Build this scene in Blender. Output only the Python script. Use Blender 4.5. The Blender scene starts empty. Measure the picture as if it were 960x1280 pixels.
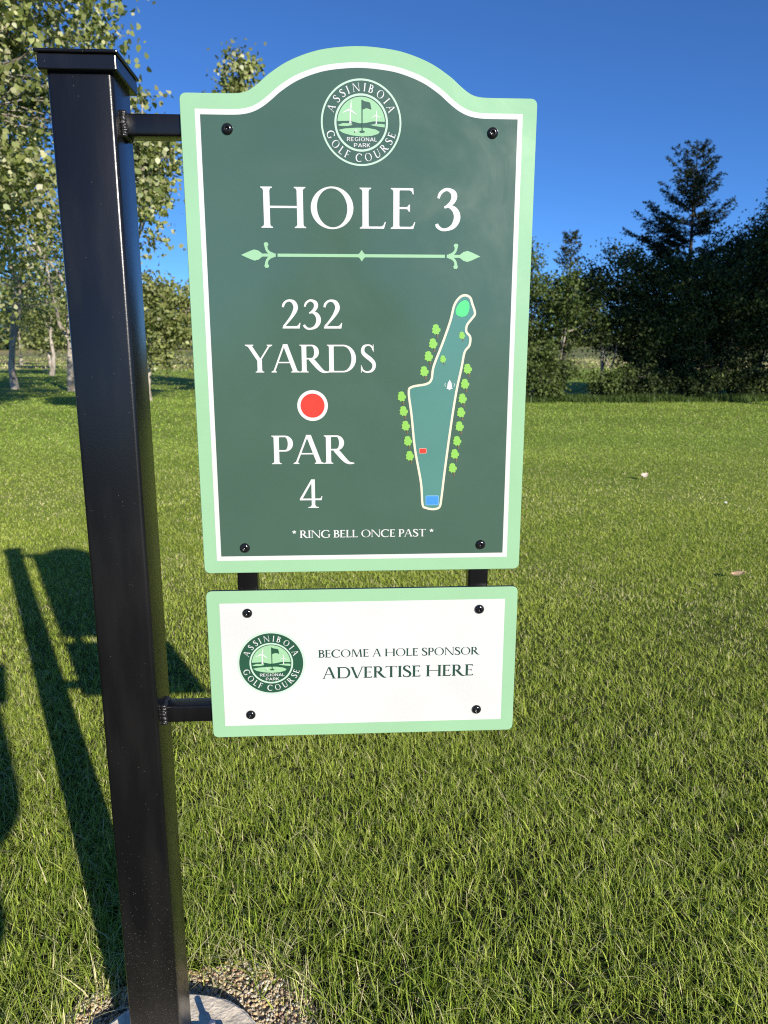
import bpy, bmesh, math, random
import numpy as np
from mathutils import Vector, Matrix, Quaternion

random.seed(7)
rng = np.random.default_rng(7)
S = 0.762                       # measured drawing units -> metres
CAM_H = 1.6 * S
GROUND = -0.05 * S              # soil level; top of the footing is z = 0
SUN_EL, SUN_AZ = math.radians(21.3), math.radians(150.5)
TO_SUN = Vector((math.sin(SUN_AZ) * math.cos(SUN_EL), math.cos(SUN_AZ) * math.cos(SUN_EL), math.sin(SUN_EL)))

scene = bpy.context.scene
COL = scene.collection

# ------------------------------------------------------------------ camera
cam = bpy.data.cameras.new('camera')
cam.sensor_fit = 'VERTICAL'
cam.sensor_height = 36.0
cam.lens = 924.87 / 1280 * 36.0
cam.clip_start, cam.clip_end = 0.01, 3000
cam.dof.use_dof = True
cam.dof.focus_distance = 1.04
cam.dof.aperture_fstop = cam.lens / 2.4
cam_o = bpy.data.objects.new('camera', cam)
COL.objects.link(cam_o)
cam_o.location = (0, 0, CAM_H)
cam_o.rotation_euler = (math.pi / 2 - 0.21334, 0, 0)
scene.camera = cam_o

# ------------------------------------------------------------------ light
world = bpy.data.worlds.new('World')
scene.world = world
world.use_nodes = True
wn = world.node_tree
sky = wn.nodes.new('ShaderNodeTexSky')
sky.sky_type = 'NISHITA'
sky.sun_disc = False
sky.sun_elevation = SUN_EL
sky.sun_rotation = SUN_AZ
sky.altitude = 3000
sky.air_density = 1.0
sky.dust_density = 0.0
sky.ozone_density = 10.0
wn.links.new(sky.outputs[0], wn.nodes['Background'].inputs[0])
wn.nodes['Background'].inputs[1].default_value = 0.112
sun = bpy.data.lights.new('sun', 'SUN')
sun.energy = 4.9
sun.angle = math.radians(0.53)
sun.color = (1.0, 0.93, 0.82)
sun_o = bpy.data.objects.new('sun', sun)
COL.objects.link(sun_o)
sun_o.rotation_euler = (-TO_SUN).to_track_quat('-Z', 'Y').to_euler()
scene.view_settings.view_transform = 'Standard'
scene.view_settings.look = 'None'
scene.view_settings.exposure = 0.45
scene.view_settings.gamma = 1.0
scene.cycles.use_denoising = False
scene.cycles.filter_width = 1.1
scene.cycles.max_bounces = 6
scene.cycles.transparent_max_bounces = 4
scene.cycles.sample_clamp_indirect = 4.0

# ------------------------------------------------------------------ materials
def new_mat(name):
    m = bpy.data.materials.new(name)
    m.use_nodes = True
    nt = m.node_tree
    b = nt.nodes['Principled BSDF']
    return m, nt, b

def N(nt, kind, **kw):
    n = nt.nodes.new(kind)
    for k, v in kw.items():
        if k.startswith('i_'):
            n.inputs[k[2:].replace('_', ' ')].default_value = v
        else:
            setattr(n, k, v)
    return n

def plain(name, col, rough=0.5, spec=0.5, metal=0.0, var=0.0, scale=8.0, bump=0.0, bscale=200.0, coat=0.0):
    m, nt, b = new_mat(name)
    b.inputs['Base Color'].default_value = (*col, 1)
    b.inputs['Roughness'].default_value = rough
    b.inputs['Specular IOR Level'].default_value = spec
    b.inputs['Metallic'].default_value = metal
    b.inputs['Coat Weight'].default_value = coat
    b.inputs['Coat Roughness'].default_value = 0.12
    geo = N(nt, 'ShaderNodeNewGeometry')
    if var > 0:
        nz = N(nt, 'ShaderNodeTexNoise', i_Scale=scale, i_Detail=5.0)
        nt.links.new(geo.outputs['Position'], nz.inputs['Vector'])
        mr = N(nt, 'ShaderNodeMapRange')
        mr.inputs['From Min'].default_value, mr.inputs['From Max'].default_value = 0.3, 0.7
        mr.inputs['To Min'].default_value, mr.inputs['To Max'].default_value = 1 - var, 1 + var
        nt.links.new(nz.outputs['Fac'], mr.inputs['Value'])
        mx = N(nt, 'ShaderNodeVectorMath', operation='SCALE')
        mx.inputs[0].default_value = col
        nt.links.new(mr.outputs[0], mx.inputs['Scale'])
        nt.links.new(mx.outputs[0], b.inputs['Base Color'])
        rr = N(nt, 'ShaderNodeMapRange')
        rr.inputs['To Min'].default_value, rr.inputs['To Max'].default_value = rough * 0.75, min(1, rough * 1.25)
        nt.links.new(nz.outputs['Fac'], rr.inputs['Value'])
        nt.links.new(rr.outputs[0], b.inputs['Roughness'])
    if bump > 0:
        bz = N(nt, 'ShaderNodeTexNoise', i_Scale=bscale, i_Detail=4.0)
        nt.links.new(geo.outputs['Position'], bz.inputs['Vector'])
        bp = N(nt, 'ShaderNodeBump', i_Strength=bump, i_Distance=0.002)
        nt.links.new(bz.outputs['Fac'], bp.inputs['Height'])
        nt.links.new(bp.outputs[0], b.inputs['Normal'])
    return m

def printed(name, col, rough=0.13):
    """digital print under a satin laminate: faint mottling and fine vertical ripple"""
    m, nt, b = new_mat(name)
    geo = N(nt, 'ShaderNodeTexCoord')
    nz = N(nt, 'ShaderNodeTexNoise', i_Scale=9.0, i_Detail=6.0)
    nt.links.new(geo.outputs['Object'], nz.inputs['Vector'])
    mr = N(nt, 'ShaderNodeMapRange')
    mr.inputs['From Min'].default_value, mr.inputs['From Max'].default_value = 0.3, 0.7
    mr.inputs['To Min'].default_value, mr.inputs['To Max'].default_value = 0.96, 1.04
    nt.links.new(nz.outputs['Fac'], mr.inputs['Value'])
    sc = N(nt, 'ShaderNodeVectorMath', operation='SCALE')
    sc.inputs[0].default_value = col
    nt.links.new(mr.outputs[0], sc.inputs['Scale'])
    nt.links.new(sc.outputs[0], b.inputs['Base Color'])
    sm = N(nt, 'ShaderNodeTexNoise', i_Scale=5.0, i_Detail=7.0, i_Roughness=0.6, i_Distortion=1.5)
    nt.links.new(geo.outputs['Object'], sm.inputs['Vector'])
    sr = N(nt, 'ShaderNodeMapRange')
    sr.inputs['From Min'].default_value, sr.inputs['From Max'].default_value = 0.35, 0.7
    sr.inputs['To Min'].default_value, sr.inputs['To Max'].default_value = rough*.8, rough*2.2
    nt.links.new(sm.outputs['Fac'], sr.inputs['Value']); nt.links.new(sr.outputs[0], b.inputs['Roughness'])
    b.inputs['Specular IOR Level'].default_value = 0.5
    mp = N(nt, 'ShaderNodeMapping')
    mp.inputs['Scale'].default_value = (420, 420, 3)
    nt.links.new(geo.outputs['Object'], mp.inputs['Vector'])
    b2 = N(nt, 'ShaderNodeTexNoise', i_Scale=1.0, i_Detail=2.0)
    nt.links.new(mp.outputs[0], b2.inputs['Vector'])
    bp = N(nt, 'ShaderNodeBump', i_Strength=0.02, i_Distance=0.001)
    nt.links.new(b2.outputs['Fac'], bp.inputs['Height'])
    nt.links.new(bp.outputs[0], b.inputs['Normal'])
    return m

M = {}
M['pale_green'] = printed('pale_green_print', (0.275, 0.480, 0.285))
M['white_print'] = printed('white_print', (0.57, 0.58, 0.565))
M['dark_green'] = printed('dark_green_print', (0.056, 0.108, 0.077))
M['logo_green'] = printed('logo_green_print', (0.022, 0.078, 0.045))
M['letter_white'] = printed('white_lettering', (0.60, 0.605, 0.59))
M['letter_green'] = printed('dark_lettering', (0.022, 0.062, 0.046))
M['mint'] = printed('mint_print', (0.285, 0.50, 0.29))
M['mint_pale'] = printed('pale_mint_print', (0.44, 0.59, 0.47))
M['map_teal'] = printed('teal_print', (0.078, 0.21, 0.18))
M['map_cream'] = printed('cream_print', (0.62, 0.58, 0.45))
M['map_leaf'] = printed('leaf_print', (0.23, 0.49, 0.09))
M['map_trunk'] = printed('trunk_print', (0.16, 0.12, 0.07))
M['map_bright'] = printed('bright_green_print', (0.09, 0.76, 0.19))
M['map_red'] = printed('red_print', (0.70, 0.05, 0.035))
M['map_blue'] = printed('blue_print', (0.055, 0.24, 0.78))
M['map_blue_edge'] = printed('blue_edge_print', (0.20, 0.42, 0.70))
M['map_red_edge'] = printed('red_edge_print', (0.62, 0.30, 0.24))
M['core'] = plain('black_core', (0.018, 0.022, 0.02), 0.5)
M['bolt'] = plain('black_oxide_steel', (0.01, 0.01, 0.01), 0.16, 0.6)
M['zinc'] = plain('zinc_plated_steel', (0.62, 0.63, 0.65), 0.35, 0.5, 0.9, var=0.15, scale=60)
M['weld'] = plain('painted_weld', (0.014, 0.014, 0.015), 0.28, 0.6, var=0.3, scale=180, bump=0.8, bscale=260)

def post_paint(name):
    m, nt, b = new_mat(name)
    geo = N(nt, 'ShaderNodeNewGeometry')
    # dust: tiny pale specks, denser towards the foot where mowers throw dirt
    vz = N(nt, 'ShaderNodeTexVoronoi', i_Scale=620.0)
    nt.links.new(geo.outputs['Position'], vz.inputs['Vector'])
    sep = N(nt, 'ShaderNodeSeparateXYZ')
    nt.links.new(geo.outputs['Position'], sep.inputs[0])
    dens = N(nt, 'ShaderNodeMapRange')
    dens.inputs['From Min'].default_value, dens.inputs['From Max'].default_value = 0.50, 0.05
    dens.inputs['To Min'].default_value, dens.inputs['To Max'].default_value = 0.003, 0.13
    nt.links.new(sep.outputs['Z'], dens.inputs['Value'])
    rnd = N(nt, 'ShaderNodeSeparateColor')
    nt.links.new(vz.outputs['Color'], rnd.inputs[0])
    lt = N(nt, 'ShaderNodeMath', operation='LESS_THAN')
    nt.links.new(rnd.outputs[0], lt.inputs[0])
    nt.links.new(dens.outputs[0], lt.inputs[1])
    sz = N(nt, 'ShaderNodeMath', operation='LESS_THAN')
    nt.links.new(vz.outputs['Distance'], sz.inputs[0])
    sz.inputs[1].default_value = 0.30
    mu = N(nt, 'ShaderNodeMath', operation='MULTIPLY')
    nt.links.new(lt.outputs[0], mu.inputs[0]); nt.links.new(sz.outputs[0], mu.inputs[1])
    # broad dust film and streaks
    mp = N(nt, 'ShaderNodeMapping'); mp.inputs['Scale'].default_value = (30, 30, 5)
    nt.links.new(geo.outputs['Position'], mp.inputs['Vector'])
    n2 = N(nt, 'ShaderNodeTexNoise', i_Scale=1.0, i_Detail=6.0)
    nt.links.new(mp.outputs[0], n2.inputs['Vector'])
    film = N(nt, 'ShaderNodeMapRange')
    film.inputs['From Min'].default_value, film.inputs['From Max'].default_value = 0.45, 0.8
    film.inputs['To Max'].default_value = 0.022
    nt.links.new(n2.outputs['Fac'], film.inputs['Value'])
    add = N(nt, 'ShaderNodeMath', operation='ADD', use_clamp=True)
    mul3 = N(nt, 'ShaderNodeMath', operation='MULTIPLY'); mul3.inputs[1].default_value = 0.30
    nt.links.new(mu.outputs[0], mul3.inputs[0])
    nt.links.new(mul3.outputs[0], add.inputs[0]); nt.links.new(film.outputs[0], add.inputs[1])
    mix = N(nt, 'ShaderNodeMix', data_type='RGBA')
    nt.links.new(add.outputs[0], mix.inputs[0])
    mix.inputs[6].default_value = (0.0055, 0.0055, 0.006, 1)
    mix.inputs[7].default_value = (0.30, 0.28, 0.24, 1)
    nt.links.new(mix.outputs[2], b.inputs['Base Color'])
    rr = N(nt, 'ShaderNodeMapRange')
    rr.inputs['To Min'].default_value, rr.inputs['To Max'].default_value = 0.20, 0.32
    nt.links.new(n2.outputs['Fac'], rr.inputs['Value'])
    nt.links.new(rr.outputs[0], b.inputs['Roughness'])
    b3 = N(nt, 'ShaderNodeTexNoise', i_Scale=420.0, i_Detail=2.0)
    nt.links.new(geo.outputs['Position'], b3.inputs['Vector'])
    bp = N(nt, 'ShaderNodeBump', i_Strength=0.10, i_Distance=0.001)
    nt.links.new(b3.outputs['Fac'], bp.inputs['Height'])
    nt.links.new(bp.outputs[0], b.inputs['Normal'])
    return m
M['black_paint'] = post_paint('black_powder_coat')

def leafy(name, col_attr='tint', trans=0.35, rough=0.5, spec=0.3, trans_col=(1.25, 1.35, 0.55)):
    m, nt, b = new_mat(name)
    at = N(nt, 'ShaderNodeAttribute', attribute_name=col_attr)
    nt.links.new(at.outputs['Color'], b.inputs['Base Color'])
    b.inputs['Roughness'].default_value = rough
    b.inputs['Specular IOR Level'].default_value = spec
    tr = N(nt, 'ShaderNodeBsdfTranslucent')
    tc = N(nt, 'ShaderNodeVectorMath', operation='MULTIPLY')
    tc.inputs[1].default_value = trans_col
    nt.links.new(at.outputs['Color'], tc.inputs[0])
    nt.links.new(tc.outputs[0], tr.inputs['Color'])
    mx = N(nt, 'ShaderNodeMixShader'); mx.inputs[0].default_value = trans
    nt.links.new(b.outputs[0], mx.inputs[1]); nt.links.new(tr.outputs[0], mx.inputs[2])
    nt.links.new(mx.outputs[0], nt.nodes['Material Output'].inputs['Surface'])
    return m
M['grass'] = leafy('grass_blade', trans=0.15, rough=0.45, spec=0.16)
M['leaf'] = leafy('poplar_leaf', trans=0.22, rough=0.40, spec=0.45)
M['dark_leaf'] = leafy('dark_leaf', trans=0.22, rough=0.55, spec=0.25)
M['needle'] = leafy('spruce_needle', trans=0.06, rough=0.6, spec=0.2)

def bark(name, a, c, sc=6.0):
    m, nt, b = new_mat(name)
    geo = N(nt, 'ShaderNodeNewGeometry')
    mp = N(nt, 'ShaderNodeMapping'); mp.inputs['Scale'].default_value = (sc, sc, sc * 0.35)
    nt.links.new(geo.outputs['Position'], mp.inputs['Vector'])
    nz = N(nt, 'ShaderNodeTexNoise', i_Scale=1.0, i_Detail=8.0, i_Roughness=0.65)
    nt.links.new(mp.outputs[0], nz.inputs['Vector'])
    cr = N(nt, 'ShaderNodeValToRGB')
    cr.color_ramp.elements[0].position, cr.color_ramp.elements[1].position = 0.35, 0.62
    cr.color_ramp.elements[0].color, cr.color_ramp.elements[1].color = (*a, 1), (*c, 1)
    nt.links.new(nz.outputs['Fac'], cr.inputs[0])
    nt.links.new(cr.outputs[0], b.inputs['Base Color'])
    b.inputs['Roughness'].default_value = 0.85
    bp = N(nt, 'ShaderNodeBump', i_Strength=0.5, i_Distance=0.02)
    nt.links.new(nz.outputs['Fac'], bp.inputs['Height'])
    nt.links.new(bp.outputs[0], b.inputs['Normal'])
    return m
M['pale_bark'] = bark('pale_bark', (0.16, 0.13, 0.10), (0.52, 0.46, 0.38))
M['dark_bark'] = bark('dark_bark', (0.03, 0.025, 0.02), (0.10, 0.085, 0.07))

# ------------------------------------------------------------------ helpers
def tag(o, label=None, cat=None, group=None, kind=None):
    if label: o['label'] = label
    if cat: o['category'] = cat
    if group: o['group'] = group
    if kind: o['kind'] = kind
    return o

def link(name, me, mats, parent=None):
    o = bpy.data.objects.new(name, me)
    for m in (mats if isinstance(mats, (list, tuple)) else [mats]):
        if len(me.materials) < (len(mats) if isinstance(mats, (list, tuple)) else 1):
            me.materials.append(m)
    COL.objects.link(o)
    if parent: o.parent = parent
    return o

def empty(name, loc, rz=0.0):
    o = bpy.data.objects.new(name, None)
    o.empty_display_size = 0.1
    o.location = loc; o.rotation_euler = (0, 0, rz)
    COL.objects.link(o)
    return o

def bm_obj(name, bm, mats, parent=None, smooth=False):
    me = bpy.data.meshes.new(name)
    bmesh.ops.recalc_face_normals(bm, faces=bm.faces)
    bm.to_mesh(me); bm.free()
    if smooth:
        for p in me.polygons: p.use_smooth = True
    return link(name, me, mats, parent)

def box(bm, x0, x1, y0, y1, z0, z1, bev=0.0, seg=2):
    vs = [bm.verts.new((x, y, z)) for z in (z0, z1) for y in (y0, y1) for x in (x0, x1)]
    fs = [bm.faces.new([vs[i] for i in q]) for q in ((0,2,3,1),(4,5,7,6),(0,1,5,4),(2,6,7,3),(0,4,6,2),(1,3,7,5))]
    if bev > 0:
        es = {e for f in fs for e in f.edges}
        bmesh.ops.bevel(bm, geom=list(es), offset=bev, segments=seg, profile=0.5, affect='EDGES')

def big_mesh(name, verts, faces_n, loops, tint=None, smooth=False):
    """verts (n,3); faces all with faces_n corners; loops flat index array; tint (nv,3)"""
    me = bpy.data.meshes.new(name)
    nf = len(loops) // faces_n
    me.vertices.add(len(verts)); me.vertices.foreach_set('co', np.asarray(verts, np.float32).ravel())
    me.loops.add(len(loops)); me.loops.foreach_set('vertex_index', np.asarray(loops, np.int32))
    me.polygons.add(nf)
    me.polygons.foreach_set('loop_start', np.arange(nf, dtype=np.int32) * faces_n)
    me.polygons.foreach_set('loop_total', np.full(nf, faces_n, np.int32))
    if smooth: me.polygons.foreach_set('use_smooth', np.ones(nf, bool))
    if tint is not None:
        a = me.attributes.new('tint', 'FLOAT_COLOR', 'POINT')
        a.data.foreach_set('color', np.c_[tint, np.ones(len(tint))].astype(np.float32).ravel())
    me.update(); me.validate()
    return me

class Tubes:
    """collects tapered tubes into one mesh"""
    def __init__(self): self.v = []; self.f = []
    def add(self, pts, rad, n=6):
        pts = [Vector(p) for p in pts]
        base = len(self.v)
        for i, p in enumerate(pts):
            d = (pts[min(i + 1, len(pts) - 1)] - pts[max(i - 1, 0)]).normalized()
            a = d.cross(Vector((0.31, 0.17, 0.93)))
            if a.length < 1e-4: a = d.cross(Vector((1, 0, 0)))
            a.normalize(); b = d.cross(a)
            r = rad[i] if isinstance(rad, (list, tuple)) else rad
            for k in range(n):
                t = 2 * math.pi * k / n
                self.v.append(p + (a * math.cos(t) + b * math.sin(t)) * r)
        for i in range(len(pts) - 1):
            for k in range(n):
                k2 = (k + 1) % n
                self.f.append((base + i*n + k, base + i*n + k2, base + (i+1)*n + k2, base + (i+1)*n + k))
        self.f.append(tuple(base + k for k in range(n)))
        self.f.append(tuple(base + (len(pts)-1)*n + k for k in reversed(range(n))))
    def build(self, name, mat, parent=None):
        me = bpy.data.meshes.new(name)
        me.from_pydata([tuple(v) for v in self.v], [], self.f)
        for p in me.polygons: p.use_smooth = True
        return link(name, me, mat, parent)

# ------------------------------------------------------------------ ground
def fbm(x, y, s, seed=0.0):
    return (np.sin(x * s * 1.7 + seed) * np.cos(y * s * 1.3 + seed * 2.1) + 0.5 * np.sin(x * s * 3.9 + y * s * 2.3 + seed * 3)
            + 0.35 * np.sin(-x * s * 6.1 + y * s * 7.7 + seed * 5) + 0.25 * np.cos(x * s * 13.7 + y * s * 11.1 + seed)) / 2.1

def ground_mat():
    m, nt, b = new_mat('mown_turf')
    geo = N(nt, 'ShaderNodeNewGeometry')
    sep = N(nt, 'ShaderNodeSeparateXYZ'); nt.links.new(geo.outputs['Position'], sep.inputs[0])
    def noise(scale, detail=4.0, rough=0.55):
        n = N(nt, 'ShaderNodeTexNoise', i_Scale=scale, i_Detail=detail, i_Roughness=rough)
        nt.links.new(geo.outputs['Position'], n.inputs['Vector']); return n
    def ramp(src, p0, p1, c0, c1):
        r = N(nt, 'ShaderNodeValToRGB')
        r.color_ramp.elements[0].position, r.color_ramp.elements[1].position = p0, p1
        r.color_ramp.elements[0].color, r.color_ramp.elements[1].color = (*c0, 1), (*c1, 1)
        nt.links.new(src, r.inputs[0]); return r
    def mixc(fac, a, c):
        x = N(nt, 'ShaderNodeMix', data_type='RGBA')
        nt.links.new(fac, x.inputs[0]); nt.links.new(a, x.inputs[6]); nt.links.new(c, x.inputs[7]); return x.outputs[2]
    big = noise(0.35, 5.0); fine = noise(9.0, 6.0, 0.7); tiny = noise(70.0, 3.0)
    turf = ramp(big.outputs['Fac'], 0.35, 0.65, (0.16, 0.235, 0.028), (0.24, 0.295, 0.05))
    turf2 = ramp(fine.outputs['Fac'], 0.3, 0.72, (0.12, 0.185, 0.022), (0.29, 0.325, 0.065))
    half = N(nt, 'ShaderNodeValue'); half.outputs[0].default_value = 0.5
    col = mixc(half.outputs[0], turf.outputs[0], turf2.outputs[0])
    # near the camera the soil between the modelled blades: brown thatch, darkened as shade in the gaps
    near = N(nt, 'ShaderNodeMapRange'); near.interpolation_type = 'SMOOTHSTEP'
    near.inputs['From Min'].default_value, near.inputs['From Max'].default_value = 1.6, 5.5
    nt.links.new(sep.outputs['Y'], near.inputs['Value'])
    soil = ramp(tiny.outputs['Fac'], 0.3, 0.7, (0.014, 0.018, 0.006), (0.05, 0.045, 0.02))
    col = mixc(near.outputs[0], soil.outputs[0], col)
    # far rough: straw-coloured unmown strip, then paler fields
    wob = N(nt, 'ShaderNodeMath', operation='MULTIPLY_ADD'); wob.inputs[1].default_value = 14.0
    nt.links.new(noise(0.06, 4.0).outputs['Fac'], wob.inputs[0]); nt.links.new(sep.outputs['Y'], wob.inputs[2])
    f1 = N(nt, 'ShaderNodeMapRange'); f1.interpolation_type = 'SMOOTHSTEP'
    f1.inputs['From Min'].default_value, f1.inputs['From Max'].default_value = 62.0, 68.0
    nt.links.new(wob.outputs[0], f1.inputs['Value'])
    straw = ramp(noise(0.5, 6.0).outputs['Fac'], 0.35, 0.65, (0.13, 0.13, 0.045), (0.34, 0.27, 0.11))
    col = mixc(f1.outputs[0], col, straw.outputs[0])
    f2 = N(nt, 'ShaderNodeMapRange'); f2.interpolation_type = 'SMOOTHSTEP'
    f2.inputs['From Min'].default_value, f2.inputs['From Max'].default_value = 108.0, 125.0
    nt.links.new(wob.outputs[0], f2.inputs['Value'])
    far = ramp(noise(0.015, 5.0).outputs['Fac'], 0.4, 0.6, (0.14, 0.17, 0.055), (0.33, 0.28, 0.12))
    col = mixc(f2.outputs[0], col, far.outputs[0])
    nt.links.new(col, b.inputs['Base Color'])
    b.inputs['Roughness'].default_value = 0.9
    b.inputs['Specular IOR Level'].default_value = 0.15
    bp = N(nt, 'ShaderNodeBump', i_Strength=0.6, i_Distance=0.03)
    nt.links.new(fine.outputs['Fac'], bp.inputs['Height']); nt.links.new(bp.outputs[0], b.inputs['Normal'])
    return m

def ground_z(x, y):
    """gentle swells beyond the near lawn, rising softly in the distance"""
    y = np.asarray(y, float); x = np.asarray(x, float)
    k = np.clip((y - 30) / 60, 0, 1)
    far = np.clip((y - 95) / 700, 0, 1)
    return GROUND + k * 0.25 * fbm(x, y, 0.035, 1.3) + far ** 1.05 * 15.0

def build_ground():
    ys = np.concatenate([np.linspace(-60, 30, 24), np.geomspace(34, 1500, 46)])
    xs = np.concatenate([-np.geomspace(1400, 25, 26), np.linspace(-20, 20, 17), np.geomspace(25, 1400, 26)])
    X, Y = np.meshgrid(xs, ys)
    Z = ground_z(X, Y)
    v = np.c_[X.ravel(), Y.ravel(), Z.ravel()]
    nx = len(xs); i, j = np.meshgrid(np.arange(len(ys) - 1), np.arange(nx - 1), indexing='ij')
    a = (i * nx + j).ravel()
    loops = np.c_[a, a + 1, a + nx + 1, a + nx].ravel()
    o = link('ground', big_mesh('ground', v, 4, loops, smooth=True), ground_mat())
    tag(o, 'green mown lawn running out to straw coloured fields', 'ground', kind='structure')
build_ground()

# ------------------------------------------------------------------ the sign
YAW = 0.05284
BC = Vector((-0.03942 * S, 1.3573 * S, 0))                       # foot of the middle of the boards
RX = Vector((math.cos(YAW), math.sin(YAW), 0)); NY = Vector((-math.sin(YAW), math.cos(YAW), 0))
PX0, PX1 = -0.50356, -0.50356 + 0.10457                            # post faces in board units
PY0 = -0.025; PY1 = PY0 + 0.10457
PCX, PCY = (PX0 + PX1) / 2, (PY0 + PY1) / 2
ORG = BC + RX * (PCX * S) + NY * (PCY * S)
sign = empty('hole_sign', ORG, YAW)
tag(sign, 'black steel post carrying a green golf hole sign and a white advertising board', 'sign')
def L(u, y, z):
    """board units (u across from the middle, y away from the viewer, z up from lens height) -> local metres"""
    return ((u - PCX) * S, (y - PCY) * S, (z + 1.6) * S)

def lbox(bm, u0, u1, y0, y1, z0, z1, bev=0.0, seg=3):
    a, b_ = L(u0, y0, z0), L(u1, y1, z1)
    box(bm, a[0], b_[0], a[1], b_[1], a[2], b_[2], bev * S, seg)

# post, cap, plate
TOPZ = 0.462
bm = bmesh.new(); lbox(bm, PX0, PX1, PY0, PY1, -1.598, TOPZ - 0.004, 0.0075, 4)
post = bm_obj('post', bm, M['black_paint'], sign, True)
bm = bmesh.new()
lbox(bm, PX0 - 0.0098, PX1 + 0.0098, PY0 - 0.0098, PY1 + 0.0098, TOPZ - 0.0235, TOPZ, 0.0022, 2)
lbox(bm, PX0 - 0.0132, PX1 + 0.0132, PY0 - 0.0132, PY1 + 0.0132, TOPZ + 0.0004, TOPZ + 0.0062, 0.0022, 2)
cap = bm_obj('post_cap', bm, M['black_paint'], sign)
for p in cap.data.polygons: p.use_smooth = False

def disc_prism(bm, cx, cy, r, z0, z1, n=48, bev=0.0):
    res = bmesh.ops.create_cone(bm, cap_ends=True, segments=n, radius1=r, radius2=r, depth=z1 - z0,
                                matrix=Matrix.Translation((cx, cy, (z0 + z1) / 2)))
    if bev:
        es = [e for e in bm.edges if any(len(f.verts) > 4 for f in e.link_faces) and all(v in res['verts'] for v in e.verts)]
        bmesh.ops.bevel(bm, geom=es, offset=bev, segments=2, affect='EDGES')
bm = bmesh.new()
box(bm, -0.088, 0.088, -0.088, 0.088, 0.0, 0.010, 0.002)
plate = bm_obj('base_plate', bm, M['black_paint'], sign)
for sx in (-1, 1):
    for sy in (-1, 1):
        bm = bmesh.new()
        disc_prism(bm, sx * 0.068, sy * 0.068, 0.0125, 0.0104, 0.0125, 20)
        disc_prism(bm, sx * 0.068, sy * 0.068, 0.0105, 0.0128, 0.0225, 6)
        disc_prism(bm, sx * 0.068, sy * 0.068, 0.0058, 0.0228, 0.040, 16, 0.001)
        bm_obj('anchor_bolt', bm, M['zinc'], plate)

# square tube arms and uprights
UPR = ((-0.2405, -0.2025), (0.2045, 0.2425))
TY0, TY1 = 0.0085, 0.0455
zA0, zA1, zB0, zB1 = 0.3545, 0.3890, -0.7190, -0.6840
for (z0, z1) in ((zA0, zA1), (zB0, zB1)):
    bm = bmesh.new(); lbox(bm, PX1 + 0.0005, 0.262, TY0 + 0.0385, TY1 + 0.0385, z0, z1, 0.003, 2) if False else lbox(bm, PX1 + 0.0005, 0.262, TY0, TY1, z0, z1, 0.0035, 3)
    arm = bm_obj('arm', bm, M['black_paint'], sign, True)
    # lumpy weld bead round the root of the arm
    bm = bmesh.new()
    u = PX1 + 0.003
    per = []
    for k in range(14): per.append((TY0 + (TY1 - TY0) * k / 13, z1))
    for k in range(14): per.append((TY1, z1 - (z1 - z0) * k / 13))
    for k in range(14): per.append((TY1 - (TY1 - TY0) * k / 13, z0))
    for k in range(14): per.append((TY0, z0 + (z1 - z0) * k / 13))
    for (yy, zz) in per:
        r = random.uniform(0.0038, 0.0050) * S
        mt = Matrix.Translation(L(u + random.uniform(-0.001, 0.002), yy, zz)) @ Matrix.Diagonal((1.25, 1, 1, 1))
        bmesh.ops.create_icosphere(bm, subdivisions=2, radius=r, matrix=mt)
    bm_obj('weld_bead', bm, M['weld'], arm, True)
for (u0, u1) in UPR:
    # three lengths: above the top arm line the tube stops; run between and below the arms
    bm = bmesh.new(); lbox(bm, u0, u1, TY0 + 0.0005, TY1 - 0.0005, zB1 + 0.0006, zA0 - 0.0006, 0.0035, 3)
    bm_obj('upright', bm, M['black_paint'], sign, True)

# ---- board outlines (board units)
def catmull(pts, n=8, closed=False):
    P = [Vector(p) for p in pts]; out = []
    cnt = len(P) if closed else len(P) - 1
    for i in range(cnt):
        p0 = P[(i - 1) % len(P)] if closed or i > 0 else P[0] * 2 - P[1]
        p1, p2 = P[i], P[(i + 1) % len(P)]
        p3 = P[(i + 2) % len(P)] if closed or i + 2 < len(P) else P[-1] * 2 - P[-2]
        for k in range(n):
            t = k / n
            out.append(0.5 * ((2*p1) + (p2 - p0)*t + (2*p0 - 5*p1 + 4*p2 - p3)*t*t + (3*p1 - p0 - 3*p2 + p3)*t**3))
    if not closed: out.append(P[-1])
    return out

def arch_side():
    half = [(0.0, 0.4937), (0.05, 0.4899), (0.085, 0.4822), (0.12, 0.4688), (0.15, 0.4508), (0.168, 0.4365), (0.180, 0.4277), (0.191, 0.4222), (0.204, 0.4196), (0.222, 0.4190)]
    full = [(-u, z) for u, z in reversed(half[1:])] + half
    return [(p.x, p.y) for p in catmull([Vector((a, b, 0)) for a, b in full], 6)]
BA0, BA1, BB0, BB1 = -0.4096, 0.4190, -0.7493, -0.4453
OUT_A = [(-0.3, BA0), (-0.3, BA1)] + arch_side() + [(0.3, BA1), (0.3, BA0)]
OUT_B = [(-0.3, BB0), (-0.3, BB1), (0.3, BB1), (0.3, BB0)]

def inset(poly, d):
    """inward offset of a clockwise (u right, z up) outline"""
    n = len(poly); out = []
    for i in range(n):
        a, b_, c = Vector(poly[i - 1]), Vector(poly[i]), Vector(poly[(i + 1) % n])
        e1, e2 = (b_ - a).normalized(), (c - b_).normalized()
        n1, n2 = Vector((e1.y, -e1.x)), Vector((e2.y, -e2.x))
        m = (n1 + n2); m = m / max(m.length_squared, 1e-9) * 2
        out.append(tuple(b_ + m * d))
    return out

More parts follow.
